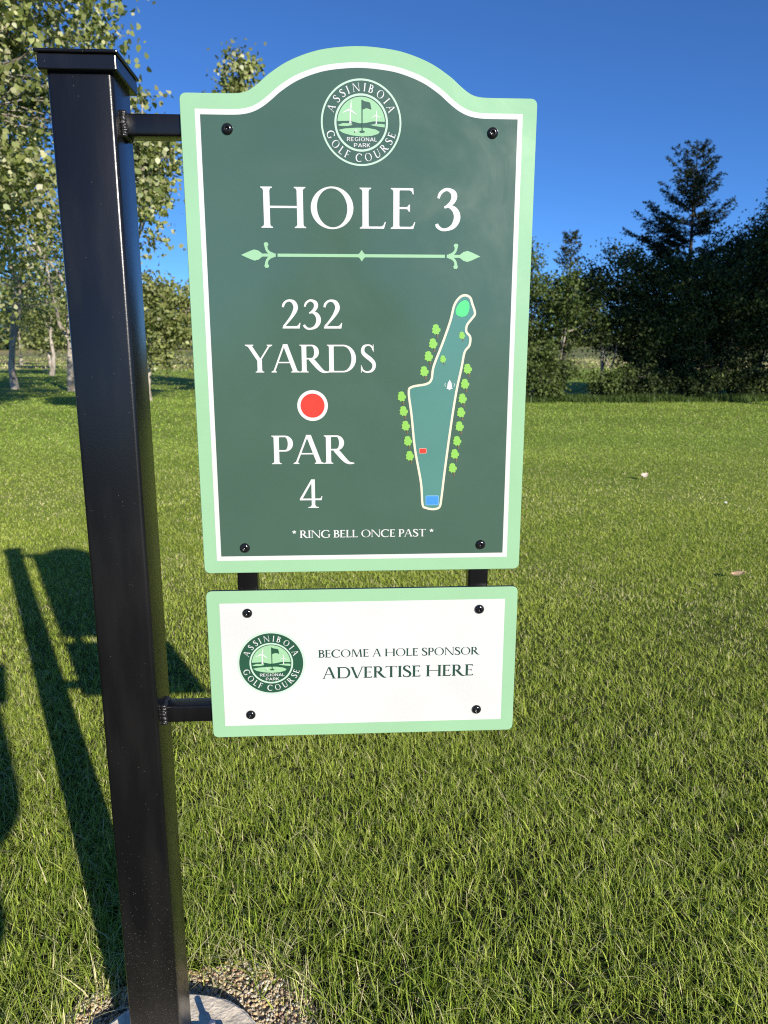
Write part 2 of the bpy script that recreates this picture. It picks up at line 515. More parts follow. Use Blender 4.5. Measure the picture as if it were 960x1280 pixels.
def rounded(poly, r, idx, seg=5):
    out = []
    n = len(poly)
    for i, p in enumerate(poly):
        if i in idx:
            b_ = Vector(p); a = (Vector(poly[i - 1]) - b_).normalized(); c = (Vector(poly[(i + 1) % n]) - b_).normalized()
            s0, s1 = b_ + a * r, b_ + c * r
            for k in range(seg + 1):
                t = k / seg
                out.append(tuple((1-t)**2 * s0 + 2*t*(1-t) * (b_*0.85 + (s0+s1)*0.075) + t*t * s1))
        else:
            out.append(p)
    return out

def panel(name, outline, corners, thick, mat):
    o0 = rounded(outline, 0.0105, corners)
    i0 = inset(o0, 0.0009)
    bm = bmesh.new()
    f = [bm.verts.new(L(u, 0, z)) for u, z in i0]
    g = [bm.verts.new(L(u, 0.0009, z)) for u, z in o0]
    h = [bm.verts.new(L(u, thick, z)) for u, z in o0]
    n = len(o0)
    bm.faces.new(f); bk = bm.faces.new(list(reversed(h))); bk.material_index = 1
    for i in range(n):
        j = (i + 1) % n
        bm.faces.new((f[j], f[i], g[i], g[j]))
        q = bm.faces.new((g[j], g[i], h[i], h[j])); q.material_index = 1
    return bm_obj(name, bm, [mat, M['core']], sign)

panel_a = panel('upper_panel', OUT_A, (0, 1, len(OUT_A) - 2, len(OUT_A) - 1), 0.0082, M['pale_green'])
panel_a['label'] = 'tall green panel with arched top and pale green border'
panel_b = panel('lower_panel', OUT_B, (0, 1, 2, 3), 0.0082, M['pale_green'])
panel_b['label'] = 'white advertising board with pale green border'

LAY = 0.00025                       # print layer step, board units
class Ink:
    """flat print: polygons in board units, every polygon on its own hair-thin layer"""
    def __init__(self, layer): self.bm = bmesh.new(); self.y = -LAY * layer; self.k = 0
    def poly(self, pts):
        y = self.y - self.k * 1.2e-5
        self.k = (self.k + 1) % 12
        vs = [self.bm.verts.new(L(u, y, z)) for u, z in pts]
        try: self.bm.faces.new(vs)
        except ValueError: pass
    def strip(self, left, right):
        y = self.y - self.k * 1.2e-5
        self.k = (self.k + 1) % 12
        a = [self.bm.verts.new(L(u, y, z)) for u, z in left]; b_ = [self.bm.verts.new(L(u, y, z)) for u, z in right]
        for i in range(len(a) - 1): self.bm.faces.new((a[i], a[i+1], b_[i+1], b_[i]))
    def brush(self, pts, n=6, closed=False):
        P = catmull([Vector(p) for p in pts], n, closed)
        if closed: P.append(P[0])
        lf, rt = [], []
        for i, p in enumerate(P):
            if closed: d = P[(i+1) % (len(P)-1)] - P[(i-1) % (len(P)-1)]
            else: d = P[min(i+1, len(P)-1)] - P[max(i-1, 0)]
            d = Vector((d.x, d.y)); d.normalize(); nn = Vector((-d.y, d.x))
            c = Vector((p.x, p.y)); lf.append(tuple(c + nn * p.z)); rt.append(tuple(c - nn * p.z))
        self.strip(lf, rt)
    def ellipse(self, cx, cz, rx, rz, n=40, rot=0.0):
        c, s = math.cos(rot), math.sin(rot)
        self.poly([(cx + rx*math.cos(t)*c - rz*math.sin(t)*s, cz + rx*math.cos(t)*s + rz*math.sin(t)*c) for t in [2*math.pi*k/n for k in range(n)]])
    def ring(self, cx, cz, r0, r1, n=64):
        T = [2*math.pi*k/n for k in range(n + 1)]
        self.strip([(cx + r1*math.cos(t), cz + r1*math.sin(t)) for t in T], [(cx + r0*math.cos(t), cz + r0*math.sin(t)) for t in T])
    def rect(self, u0, u1, z0, z1): self.poly([(u0, z0), (u0, z1), (u1, z1), (u1, z0)])
    def rrect(self, u0, u1, z0, z1, r):
        self.poly(rounded([(u0, z0), (u0, z1), (u1, z1), (u1, z0)], r, (0, 1, 2, 3), 4))
    def done(self, name, mat, parent): return bm_obj(name, self.bm, mat, parent)
class Type:
    """lettering: every character becomes a part of its own"""
    def __init__(self, layer, mat, parent): self.a = (layer, mat, parent)
    def new(self): self.ink = Ink(self.a[0]); return self.ink
    def end(self): self.ink.done('letter', self.a[1], self.a[2])

# ---- inscriptional serif capitals, cap height 1
def make_glyphs(T, t_, SF, SH, fat=0.0):
    def stem(x, w=T, y0=0.0, y1=1.0, b=True, tp=True, s=SF):
        P = []
        if b: P += [(x - s, y0), (x + w + s, y0), (x + w + s, y0 + SH), (x + w + s*0.35, y0 + SH + 0.012), (x + w, y0 + 0.085)]
        else: P += [(x, y0), (x + w, y0)]
        if tp: P += [(x + w, y1 - 0.085), (x + w + s*0.35, y1 - SH - 0.012), (x + w + s, y1 - SH), (x + w + s, y1), (x - s, y1), (x - s, y1 - SH), (x - s*0.35, y1 - SH - 0.012), (x, y1 - 0.085)]
        else: P += [(x + w, y1), (x, y1)]
        if b: P += [(x, y0 + 0.085), (x - s*0.35, y0 + SH + 0.012), (x - s, y0 + SH)]
        return ('p', P)
    def foot(x, y, w, top=False, s=SF):
        """serif slab under or over the end of a slanted stroke centred on x"""
        if not top: return ('p', [(x - w/2 - s, y), (x + w/2 + s, y), (x + w/2 + s, y + SH), (x + w/2, y + 0.07), (x - w/2, y + 0.07), (x - w/2 - s, y + SH)])
        return ('p', [(x - w/2 - s, y), (x - w/2 - s, y - SH), (x - w/2, y - 0.07), (x + w/2, y - 0.07), (x + w/2 + s, y - SH), (x + w/2 + s, y)])
    def diag(x0, y0, x1, y1, w): return ('p', [(x0 - w/2, y0), (x0 + w/2, y0), (x1 + w/2, y1), (x1 - w/2, y1)])
    def arm_t(x0, x1, y, up, th=t_, tick=0.15):
        """horizontal arm with a flared terminal; up=+1 terminal rises, -1 hangs"""
        if up > 0: return ('p', [(x0, y), (x1 - 0.02, y), (x1 + 0.028, y + tick), (x1 + 0.002, y + tick), (x1 - 0.035, y + th + 0.03), (x1 - 0.085, y + th), (x0, y + th)])
        return ('p', [(x0, y), (x0, y - th), (x1 - 0.075, y - th), (x1 - 0.03, y - th - 0.03), (x1 - 0.004, y - tick), (x1 + 0.02, y - tick), (x1 + 0.006, y)])
    def bowl(x0, ya, yb, rx, w=T, th=t_):
        """right-hand bowl from (x0,yb) round to (x0,ya)"""
        cy, ry = (ya + yb)/2, (yb - ya)/2
        o = [(x0, yb)] ; i = [(x0, yb - th)]
        k0 = rx * 0.42
        for k in range(25):
            a = math.pi/2 - math.pi*k/24
            o.append((x0 + k0 + (rx - k0)*math.cos(a), cy + ry*math.sin(a)))
            i.append((x0 + k0 + (rx - k0 - w)*max(0, math.cos(a)), cy + (ry - th)*math.sin(a)))
        o.append((x0, ya)); i.append((x0, ya + th))
        return ('s', o, i)
    def oval(cx, cy, rx, ry, w, th, rot=-0.16, a0=0.0, a1=2*math.pi, n=56):
        o, i = [], []
        for k in range(n + 1):
            a = a0 + (a1 - a0)*k/n
            o.append((cx + rx*math.cos(a), cy + ry*math.sin(a)))
            x, y = (rx - w)*math.cos(a), (ry - th)*math.sin(a)
            c, s = math.cos(rot), math.sin(rot)
            sx, sy = (rx - w), (ry - th)
            # tilt the counter for a slanted stress
            xx, yy = x + 0.10*(y/sy)*w*-1.0, y
            i.append((cx + xx, cy + yy))
        return ('s', o, i)
    def br(pts): return ('b', [(x, y, w + fat) for x, y, w in pts])
    G = {}
    G['I'] = ([stem(SF)], T + 2*SF)
    G['H'] = ([stem(SF), stem(1.07 - SF - T), ('p', [(SF + T, .485), (SF + T, .54), (1.07 - SF - T, .54), (1.07 - SF - T, .485)])], 1.07)
    G['O'] = ([oval(.5, .5, .5, .52, .145, .045)], 1.0)
    G['L'] = ([stem(SF), arm_t(SF + T, .60, 0, 1, tick=.17)], .63)
    G['E'] = ([stem(SF), arm_t(SF + T, .575, 0, 1, tick=.17), arm_t(SF + T, .54, 1, -1, tick=.15), ('p', [(SF + T, .488), (SF + T, .538), (.40, .538), (.445, .60), (.47, .60), (.47, .425), (.445, .425), (.40, .488)])], .605)
    G['F'] = ([stem(SF), arm_t(SF + T, .54, 1, -1, tick=.15), ('p', [(SF + T, .468), (SF + T, .518), (.40, .518), (.445, .58), (.47, .58), (.47, .405), (.445, .405), (.40, .468)])], .57)
    G['T'] = ([stem(.40 - T/2, tp=False, y1=.96), ('p', [(.03, 1), (.77, 1), (.80, .84), (.775, .84), (.735, .92), (.68, .945), (.12, .945), (.065, .92), (.025, .84), (0, .84)])], .80)
    G['A'] = ([diag(.10, .02, .445, 1.02, .062), diag(.795, .02, .475, 1.02, .155), foot(.10, 0, .05), foot(.795, 0, .13, s=.075), ('p', [(.20, .335), (.20, .385), (.66, .385), (.66, .335)])], .94)
    G['V'] = ([diag(.46, -.02, .145, .98, .155), diag(.49, -.02, .845, .98, .062), foot(.145, 1, .13, True, .075), foot(.845, 1, .05, True)], .94)
    G['Y'] = ([stem(.435 - T/2, y1=.46, tp=False), diag(.435, .42, .12, .98, .145), diag(.45, .43, .765, .98, .062), foot(.12, 1, .13, True, .07), foot(.765, 1, .05, True)], .89)
    G['N'] = ([stem(.07, .06, s=.06), ('p', [(.055, 1), (.20, 1), (.93, .0), (.93, -.02), (.80, -.02), (.10, .94)]), stem(.87, .06, b=False, s=.06)], 1.0)
    G['M'] = ([diag(.10, .02, .165, 1.0, .062), diag(.60, .0, .235, 1.0, .15), diag(.585, .0, .93, 1.0, .062), diag(1.03, .02, .945, 1.0, .15), foot(.10, 0, .05), foot(1.03, 0, .13)], 1.17)
    G['P'] = ([stem(SF), bowl(SF + T, .44, 1.0, .40)], .62)
    G['R'] = ([stem(SF), bowl(SF + T, .47, 1.0, .39), br([(.34, .50, .07), (.46, .34, .075), (.62, .13, .068), (.74, .028, .045), (.90, .01, .016)])], .90)
    G['B'] = ([stem(SF), bowl(SF + T, .515, 1.0, .36), bowl(SF + T, 0, .555, .42)], .63)
    G['D'] = ([stem(SF), bowl(SF + T, 0, 1.0, .70, w=.145)], .90)
    G['U'] = ([stem(.07, T, y0=.34, b=False), stem(.72, .062, y0=.34, b=False), br([(.1375, .36, .0675), (.14, .24, .0675), (.20, .09, .062), (.33, .015, .042), (.46, .0, .034), (.61, .055, .034), (.72, .19, .031), (.751, .36, .031)])], .85)
    G['C'] = ([br([(.83, .80, .040), (.80, .86, .052), (.70, .955, .034), (.52, .995, .024), (.34, .955, .036), (.18, .81, .060), (.080, .62, .072), (.072, .46, .074), (.115, .27, .070), (.24, .105, .056), (.42, .015, .034), (.60, .005, .026), (.75, .055, .024), (.86, .145, .020)]), ('p', [(.815, 1.01), (.84, 1.01), (.872, .76), (.848, .76)])], .90)
    G['G'] = ([br([(.84, .82, .036), (.80, .89, .046), (.68, .97, .032), (.52, .995, .024), (.34, .955, .036), (.18, .81, .060), (.080, .62, .072), (.072, .46, .074), (.115, .27, .070), (.24, .105, .056), (.42, .015, .034), (.60, .0, .028), (.75, .04, .028), (.87, .10, .022)]), stem(.80, .12, y0=.06, y1=.43, b=False, s=.075), ('p', [(.825, 1.01), (.85, 1.01), (.88, .78), (.857, .78)])], .98)
    G['S'] = ([br([(.475, .80, .024), (.455, .90, .032), (.37, .972, .028), (.26, .985, .028), (.14, .935, .048), (.088, .81, .062), (.12, .69, .068), (.25, .575, .074), (.39, .47, .074), (.50, .345, .068), (.515, .20, .062), (.44, .07, .048), (.31, .015, .030), (.19, .022, .028), (.085, .085, .030), (.04, .20, .022)]), ('p', [(.475, 1.01), (.498, 1.01), (.505, .75), (.48, .75)]), ('p', [(.02, -.01), (.045, -.01), (.045, .26), (.018, .26)])], .58)
    G['K'] = ([stem(SF), diag(.24, .48, .66, .98, .06), foot(.66, 1, .05, True), br([(.24, .55, .05), (.42, .38, .072), (.62, .13, .068), (.76, .028, .045), (.90, .01, .016)])], .92)
    G['2'] = ([br([(.045, .74, .030), (.075, .85, .036), (.16, .945, .034), (.27, .972, .038), (.39, .915, .062), (.455, .77, .070), (.43, .62, .068), (.33, .43, .050), (.19, .235, .036), (.05, .06, .030)]), ('p', [(.02, .0), (.02, .05), (.10, .085), (.47, .085), (.525, .12), (.575, .20), (.60, .20), (.57, .0)])], .60)
    G['3'] = ([br([(.055, .76, .026), (.10, .88, .034), (.20, .965, .034), (.30, .97, .040), (.405, .90, .062), (.43, .79, .066), (.38, .665, .054), (.27, .57, .034), (.20, .535, .022)]), br([(.21, .552, .016), (.31, .565, .034), (.43, .50, .062), (.50, .37, .074), (.495, .22, .074), (.415, .075, .058), (.28, .0, .036), (.15, -.005, .034), (.055, .06, .040), (.02, .13, .034)])], .59)
    G['4'] = ([('p', [(.40, 1.04), (.52, 1.04), (.52, .10), (.56, .045), (.64, .028), (.64, 0), (.28, 0), (.28, .028), (.36, .045), (.40, .10)]), ('p', [(.40, 1.04), (.40, .90), (.10, .345), (.40, .345), (.40, .28), (.0, .28), (.0, .33)]), ('p', [(.52, .28), (.52, .345), (.70, .345), (.74, .43), (.765, .43), (.74, .28)])], .77)
    def star(n=5):
        out = []
        for k in range(n):
            a = math.pi/2 + 2*math.pi*k/n
            c, s = math.cos(a), math.sin(a)
            P = [(-.028, 0), (.028, 0), (.075, .19), (0, .225), (-.075, .19)]
            out.append(('p', [(.24 + x*s + y*c, .80 - x*c + y*s) for x, y in P]))
        return out
    G['*'] = (star(), .48)
    return G
G = make_glyphs(0.150, 0.056, 0.062, 0.028, 0.003)
GB = make_glyphs(0.158, 0.085, 0.060, 0.040, 0.014)      # sturdier cut for the small lines
KERN = {'DV': -.06, 'VE': -.07, 'RT': -.13, 'RI': -.08, 'RE': -.06, 'RD': -.05, 'LE': -.02, 'LL': -.03, 'AS': -.04, 'PA': -.08, 'AD': .0, 'OR': .0, 'ST': -.01}

def put(ty, ch, place, G=G):
    ink = ty.new()
    for e in G[ch][0]:
        if e[0] == 'p': ink.poly([place(*q) for q in e[1]])
        elif e[0] == 's': ink.strip([place(*q) for q in e[1]], [place(*q) for q in e[2]])
        else:
            P = catmull([Vector(q) for q in e[1]], 6)
            lf, rt = [], []
            for i, p in enumerate(P):
                d = P[min(i+1, len(P)-1)] - P[max(i-1, 0)]
                d = Vector((d.x, d.y)).normalized(); nn = Vector((-d.y, d.x)); c = Vector((p.x, p.y))
                lf.append(place(*(c + nn*p.z))); rt.append(place(*(c - nn*p.z)))
            ink.strip(lf, rt)
    ty.end()
def letters(ink, spec, z, h):
    """spec: list of (char, u0, u1)"""
    for ch, u0, u1 in spec:
        k = (u1 - u0) / G[ch][1]
        put(ink, ch, lambda x, y: (u0 + x*k, z + y*h))
def line(ty, text, u0, u1, z, h, track=0.06, space=0.30):
    adv = []
    for q, ch in enumerate(text):
        if ch == ' ': adv.append(space); continue
        adv.append(GB[ch][1] + track + KERN.get(text[q:q+2], 0.0))
    k = (u1 - u0) / (sum(adv) - track)
    x0 = u0
    for ch, a in zip(text, adv):
        if ch != ' ': put(ty, ch, lambda x, y: (x0 + x*k, z + y*h), GB)
        x0 += a*k
def arc_text(ink, text, cx, cz, r, h, a0, a1, inward=False, narrow=0.92, space=.34):
    """capitals round a circle; a0..a1 clockwise from the top (degrees) to letter centres of first and last"""
    ws = [space if c == ' ' else GB[c][1]*narrow for c in text]
    gap = 0.10
    cen, acc = [], 0.0
    for i, w in enumerate(ws):
        if i: acc += gap
        cen.append(acc + w/2); acc += w
    span = cen[-1] - cen[0]
    for ch, c in zip(text, cen):
        if ch == ' ': continue
        f = (c - cen[0]) / span
        a = math.radians(a0 + (a1 - a0)*f)
        hw = GB[ch][1]*narrow*h/2
        def place(x, y, a=a, ch=ch, hw=hw):
            dx = x*narrow*h - hw
            if not inward:
                rr = r + y*h
                return (cx + rr*math.sin(a) + dx*math.cos(a), cz + rr*math.cos(a) - dx*math.sin(a))
            rr = r + (1 - y)*h
            return (cx + rr*math.sin(a) - dx*math.cos(a), cz + rr*math.cos(a) + dx*math.sin(a))
        put(ink, ch, place, GB)

# sans capitals for the small line in the roundel: even strokes
SANS = {'R': [[(0,0),(0,1)], [(0,.96),(.34,.96),(.50,.86),(.50,.62),(.34,.50),(0,.50)], [(.26,.5),(.54,0)]],
        'E': [[(0,0),(0,1)], [(0,.94),(.48,.94)], [(0,.5),(.42,.5)], [(0,.06),(.5,.06)]],
        'G': [[(.62,.82),(.42,.94),(.2,.88),(.04,.66),(.04,.34),(.2,.1),(.42,.05),(.62,.16),(.62,.46),(.40,.46)]],
        'I': [[(.05,0),(.05,1)]],
        'O': [[(.36,.95),(.14,.86),(.04,.5),(.14,.14),(.36,.05),(.58,.14),(.68,.5),(.58,.86),(.36,.95)]],
        'N': [[(.02,0),(.02,1)], [(.02,.95),(.58,.05)], [(.58,0),(.58,1)]],
        'A': [[(0,0),(.33,.97)], [(.33,.97),(.66,0)], [(.14,.28),(.52,.28)]],
        'L': [[(0,0),(0,1)], [(0,.06),(.44,.06)]],
        'P': [[(0,0),(0,1)], [(0,.96),(.34,.96),(.50,.86),(.50,.58),(.34,.46),(0,.46)]],
        'K': [[(0,0),(0,1)], [(.02,.42),(.50,1)], [(.18,.56),(.54,0)]]}
SW = {'R': .54, 'E': .5, 'G': .66, 'I': .1, 'O': .72, 'N': .6, 'A': .66, 'L': .44, 'P': .52, 'K': .54}
def sans(ty, text, cx, z, w, h, th=.068):
    tot = sum(SW[c] for c in text) + .24*(len(text) - 1)
    k = w / tot; x0 = cx - w/2
    for c in text:
        ink = ty.new()
        for pl in SANS[c]:
            lf, rt = [], []
            for i in range(len(pl)):
                d = Vector(pl[min(i+1, len(pl)-1)]) - Vector(pl[max(i-1, 0)])
                d.normalize(); nn = Vector((-d.y, d.x)); q = Vector(pl[i])
                a, b_ = q + nn*th, q - nn*th
                lf.append((x0 + a.x*k, z + a.y*h)); rt.append((x0 + b_.x*k, z + b_.y*h))
            ink.strip(lf, rt)
        ty.end()
        x0 += (SW[c] + .24)*k

# ---- emblem
def emblem(cx, cz, R, parent, lay, on_white):
    """round club emblem: two rings, arced name, flag, green and wind turbines"""
    k = R / 0.0675
    if on_white:
        i = Ink(lay - 0.5); i.ring(cx, cz, R*0.985, R*1.035); i.done('emblem_halo', M['mint_pale'], parent)
    i = Ink(lay); i.ellipse(cx, cz, R*0.975, R*0.975, 72); i.done('emblem_disc', M['logo_green'] if on_white else M['dark_green'], parent)
    i = Ink(lay + 1)
    if not on_white: i.ring(cx, cz, R*0.955, R*1.0)
    i.ring(cx, cz, R*0.615, R*0.665)
    i.done('emblem_ring', M['mint_pale'], parent)
    r = R*0.59
    def P(x, y): return (cx + x*R, cz + y*R)
    # the pale sky and greens: sky half disc, two far greens, one near green
    sk = Ink(lay + 1)
    a0 = math.asin(0.03/0.59)
    n = 36
    pts = [P(0.59*math.cos(a0 + (math.pi - 2*a0)*q/n), 0.59*math.sin(a0 + (math.pi - 2*a0)*q/n)) for q in range(n + 1)]
    sk.poly(pts + [P(-.28, .04), P(-.05, -.012), P(.10, -.005), P(.30, .035)])
    sk.poly([P(-.575, -.055), P(-.45, -.012), P(-.30, -.018), P(-.215, -.035), P(-.24, -.06), P(-.35, -.08), P(-.50, -.08), P(-.573, -.068)])
    sk.poly([P(.585, -.03), P(.48, -.02), P(.32, -.03), P(.22, -.045), P(.30, -.065), P(.45, -.085), P(.58, -.10)])
    sk.poly([P(-.565, -.17), P(-.40, -.135), P(-.1, -.115), P(.15, -.115), P(.36, -.15), P(.46, -.20), P(.42, -.25), P(.25, -.30), P(.0, -.315), P(-.25, -.29), P(-.45, -.24)])
    sk.done('emblem_greens', M['mint'], parent)
    # turbines
    tb = Ink(lay + 2)
    for (x, y, s, base, ang) in ((-.27, .30, 1.0, -.02, 82), (.375, .175, .62, -.03, 88)):
        tb.poly([P(x - .014*s, y), P(x + .014*s, y), P(x + .02*s, base), P(x - .02*s, base)])
        for q in range(3):
            a = math.radians(ang + 120*q); c, s_ = math.cos(a), math.sin(a); Ln = .24*s
            tb.poly([P(x + c*px - s_*py, y + s_*px + c*py) for px, py in ((0, -.012*s), (Ln*.25, -.026*s), (Ln, 0), (Ln*.25, .016*s), (0, .014*s))])
        tb.poly([P(x - .045*s, base), P(x + .045*s, base), P(x + .02*s, base + .03), P(x - .02*s, base + .03)])
    tb.ellipse(*P(-.135, -.185), .024*R, .024*R, 12)
    tb.done('emblem_turbines', M['letter_white'], parent)
    # flag
    fl = Ink(lay + 3)
    fl.poly([P(.010, .52), P(.036, .52), P(.036, -.20), P(.010, -.20)])
    fl.poly([P(.036, .51), P(.10, .485), P(.17, .475), P(.225, .455), P(.255, .30), P(.20, .325), P(.13, .335), P(.036, .30)])
    fl.ellipse(*P(.022, -.205), .068*R, .026*R, 20)
    fl.ellipse(*P(-.165, -.215), .016*R, .014*R, 10)
    fl.done('emblem_flag', M['logo_green'] if on_white else M['dark_green'], parent)
    tx = Type(lay + 2, M['letter_white'], parent)
    arc_text(tx, 'ASSINIBOIA', cx, cz, R*0.715, R*0.185, -66, 66)
    arc_text(tx, 'GOLF COURSE', cx, cz, R*0.715, R*0.185, 250, 110, inward=True)
    sans(tx, 'REGIONAL', cx + .02*R, cz - .425*R, .74*R, .090*R)
    sans(tx, 'PARK', cx + .02*R, cz - .562*R, .39*R, .090*R)

# ---- upper panel print
BW, WL = 0.0243, 0.0330
i = Ink(1); i.poly(inset(OUT_A, BW)); i.done('white_line', M['white_print'], panel_a)
i = Ink(2); i.poly(inset(OUT_A, WL)); i.done('green_field', M['dark_green'], panel_a)
emblem(0.001, 0.3768, 0.0678, panel_a, 3, False)
letters(Type(3, M['letter_white'], panel_a), [('H', -.1715, -.0950), ('O', -.0865, -.0133), ('L', -.0024, .0430), ('E', .0511, .0940), ('3', .1294, .1728)], .2084, .0664)
letters(Type(3, M['letter_white'], panel_a), [('2', -.1413, -.1086), ('3', -.1035, -.0721), ('2', -.0684, -.0348)], .0402, .0492)
letters(Type(3, M['letter_white'], panel_a), [('Y', -.2070, -.1575), ('A', -.1630, -.1115), ('R', -.1115, -.0600), ('D', -.0627, -.0115), ('S', -.0030, .0245)], -.0364, .0486)
i = Ink(3); i.ellipse(-.0902, -.0955, .0277, .0277, 56); i.done('white_disc', M['letter_white'], panel_a)
i = Ink(4); i.ellipse(-.0902, -.0955, .0217, .0217, 56); i.done('red_dot', M['map_red'], panel_a)
letters(Type(3, M['letter_white'], panel_a), [('P', -.1664, -.1268), ('A', -.1279, -.0711), ('R', -.0711, -.0156)], -.2020, .0524)
letters(Type(3, M['letter_white'], panel_a), [('4', -.1174, -.0752)], -.2849, .0518)
line(Type(3, M['letter_white'], panel_a), '* RING BELL ONCE PAST *', -.1335, .1338, -.3424, .0142)
# divider with fleur ends
i = Ink(3)
zc = .1637
i.rect(-.1455, .1465, zc - .0026, zc + .0026)
i.poly([(-.0085, zc), (0.0005 - .0035, zc + .0045), (.0005, zc + .0096), (.0005 + .0035, zc + .0045), (.0095, zc), (.004, zc - .0045), (.0005, zc - .0096), (-.003, zc - .0045)])
for sg in (-1, 1):
    def F(x, y): return (0.0005 + sg*x, zc + y)
    i.poly([F(.1492, .0028), F(.1492, -.0028), F(.172, -.0024), F(.179, -.0075), F(.186, -.0092), F(.193, -.0068), F(.2088, 0), F(.193, .0068), F(.186, .0092), F(.179, .0075), F(.172, .0024)])
    for q in (-1, 1):
        i.brush([(*F(.1530, q*.0015), .0022), (*F(.1590, q*.0035), .0024), (*F(.1640, q*.0085), .0022), (*F(.1655, q*.0145), .0026), (*F(.1652, q*.0180), .0040), (*F(.1650, q*.0210), .0022)])
i.done('divider', M['mint'], panel_a)
# hole map
HOLE = [(.1845, .0979), (.193, .0937), (.1967, .0841), (.2022, .067), (.1963, .0572), (.1885, .0468), (.1874, .0354), (.1947, .0255), (.1934, .0107), (.1852, -.0008), (.18, -.0291), (.1713, -.0728), (.1622, -.1377), (.1531, -.2144), (.1475, -.268), (.1445, -.285), (.1375, -.2893), (.1285, -.2897), (.1189, -.2873), (.1120, -.2805), (.1085, -.2389), (.0967, -.1754), (.0899, -.1133), (.0845, -.0725), (.0905, -.0624), (.1161, -.0575), (.1256, -.0491), (.1294, -.0257), (.1457, .0173), (.1585, .0549), (.1648, .0808), (.1746, .0946)]
crv = [(p.x, p.y) for p in catmull([Vector((a, b_, 0)) for a, b_ in HOLE], 6, True)]
i = Ink(3); i.poly(crv); i.done('map_fairway', M['map_teal'], panel_a)
i = Ink(4); i.brush([(a, b_, .0021) for a, b_ in HOLE], 6, True); i.done('map_outline', M['map_cream'], panel_a)
i = Ink(4)
i.poly([(p.x, p.y) for p in catmull([Vector(q) for q in ((.1830, .0893, 0), (.1905, .0850, 0), (.1915, .0740, 0), (.1870, .0640, 0), (.1790, .0613, 0), (.1700, .0640, 0), (.1676, .0720, 0), (.1735, .0835, 0))], 5, True)])
i.done('map_green', M['map_bright'], panel_a)
MT = [(.1329, .0369), (.1278, .0123), (.12, -.0101), (.1125, -.0367), (.0718, -.0816), (.0754, -.1081), (.0794, -.1348), (.0837, -.1628), (.0874, -.1904), (.1914, -.0324), (.1872, -.0593), (.1833, -.0857), (.1811, -.1109), (.1789, -.1364), (.1749, -.1634), (.1712, -.1875), (.1676, -.2138)]
SHAPE = [(-.35, 1.0), (.15, 1.05), (.55, .75), (.62, .35), (1.0, .15), (.98, -.35), (.62, -.55), (.72, -.80), (.40, -1.0), (.0, -.85), (-.25, -1.08), (-.55, -.75), (-.98, -.62), (-.80, -.15), (-1.0, .15), (-.72, .45), (-.80, .80)]
for (a, b_) in MT + [(.1798, .0272), (.1462, -.0144)]:
    k = 1.0 if (a, b_) in MT else .72
    i = Ink(5)
    i.poly([(a + .0014*k, b_ - .003*k), (a + .0034*k, b_ - .003*k), (a + .0042*k, b_ - .0128*k), (a + .0018*k, b_ - .0128*k)])
    i.poly([(a + x*.0078*k, b_ + (.002 + y*.0088)*k) for x, y in SHAPE])
    o = i.done('map_tree', [M['map_trunk'], M['map_leaf']], panel_a)
    o.data.polygons[1].material_index = 1
i = Ink(4)
i.poly([(.159 + x*.0064, -.0592 + y*.0092) for x, y in ((-.9, -.72), (-.7, -.45), (-.62, .1), (-.45, .55), (-.18, .75), (-.1, .98), (.1, .98), (.18, .75), (.45, .55), (.62, .1), (.7, -.45), (.9, -.72), (.3, -.75), (.22, -.98), (-.22, -.98), (-.3, -.75))])
for sg in (-1, 1):
    i.brush([(.159 + sg*.0074, -.0555, .0003), (.159 + sg*.0088, -.0588, .0005), (.159 + sg*.0074, -.0622, .0003)], 4)
i.done('map_bell', M['letter_white'], panel_a)
i = Ink(4); i.rrect(.1043, .1184, -.1842, -.1745, .0022); i.done('map_tee_edge', M['map_red_edge'], panel_a)
i = Ink(5); i.rrect(.1053, .1174, -.1832, -.1755, .0016); i.done('map_red_tee', M['map_red'], panel_a)
i = Ink(4); i.rrect(.1177, .1421, -.2822, -.2637, .0016); i.done('map_tee_edge', M['map_blue_edge'], panel_a)
i = Ink(5); i.rrect(.1188, .1410, -.2811, -.2648, .0010); i.done('map_blue_tee', M['map_blue'], panel_a)

# ---- lower panel print
i = Ink(1); i.poly(inset(OUT_B, 0.0246)); i.done('white_field', M['white_print'], panel_b)
emblem(-.1805, -.5935, 0.0635, panel_b, 2, True)
line(Type(2, M['letter_green'], panel_b), 'BECOME A HOLE SPONSOR', -.0888, .2282, -.5842, .0160)
line(Type(2, M['letter_green'], panel_b), 'ADVERTISE HERE', -.0818, .2173, -.6286, .0238)

# ---- button head bolts
def bolt_mesh():
    bm = bmesh.new()
    R0 = .0093*S; Hh = .0050*S
    prof = [(R0*1.0, 0), (R0*1.0, -Hh*.22), (R0*.90, -Hh*.55), (R0*.72, -Hh*.85), (R0*.48, -Hh*1.0)]
    n = 30
    rings = [[bm.verts.new((r*math.cos(2*math.pi*k/n), y, r*math.sin(2*math.pi*k/n))) for k in range(n)] for r, y in prof]
    # hex socket
    def hexr(k, r):
        a = 2*math.pi*k/n; m = (a % (math.pi/3)) - math.pi/6
        return r*math.cos(math.pi/6)/math.cos(m)
    for (r, y) in ((R0*.40, -Hh*1.0), (R0*.38, -Hh*.25)):
        rings.append([bm.verts.new((hexr(k, r)*math.cos(2*math.pi*k/n), y, hexr(k, r)*math.sin(2*math.pi*k/n))) for k in range(n)])
    for a, b_ in zip(rings, rings[1:]):
        for k in range(n): bm.faces.new((a[k], a[(k+1) % n], b_[(k+1) % n], b_[k]))
    bm.faces.new(rings[-1])
    bmesh.ops.recalc_face_normals(bm, faces=bm.faces)
    me = bpy.data.meshes.new('bolt'); bm.to_mesh(me); bm.free()
    for p in me.polygons: p.use_smooth = True
    me.materials.append(M['bolt'])
    return me
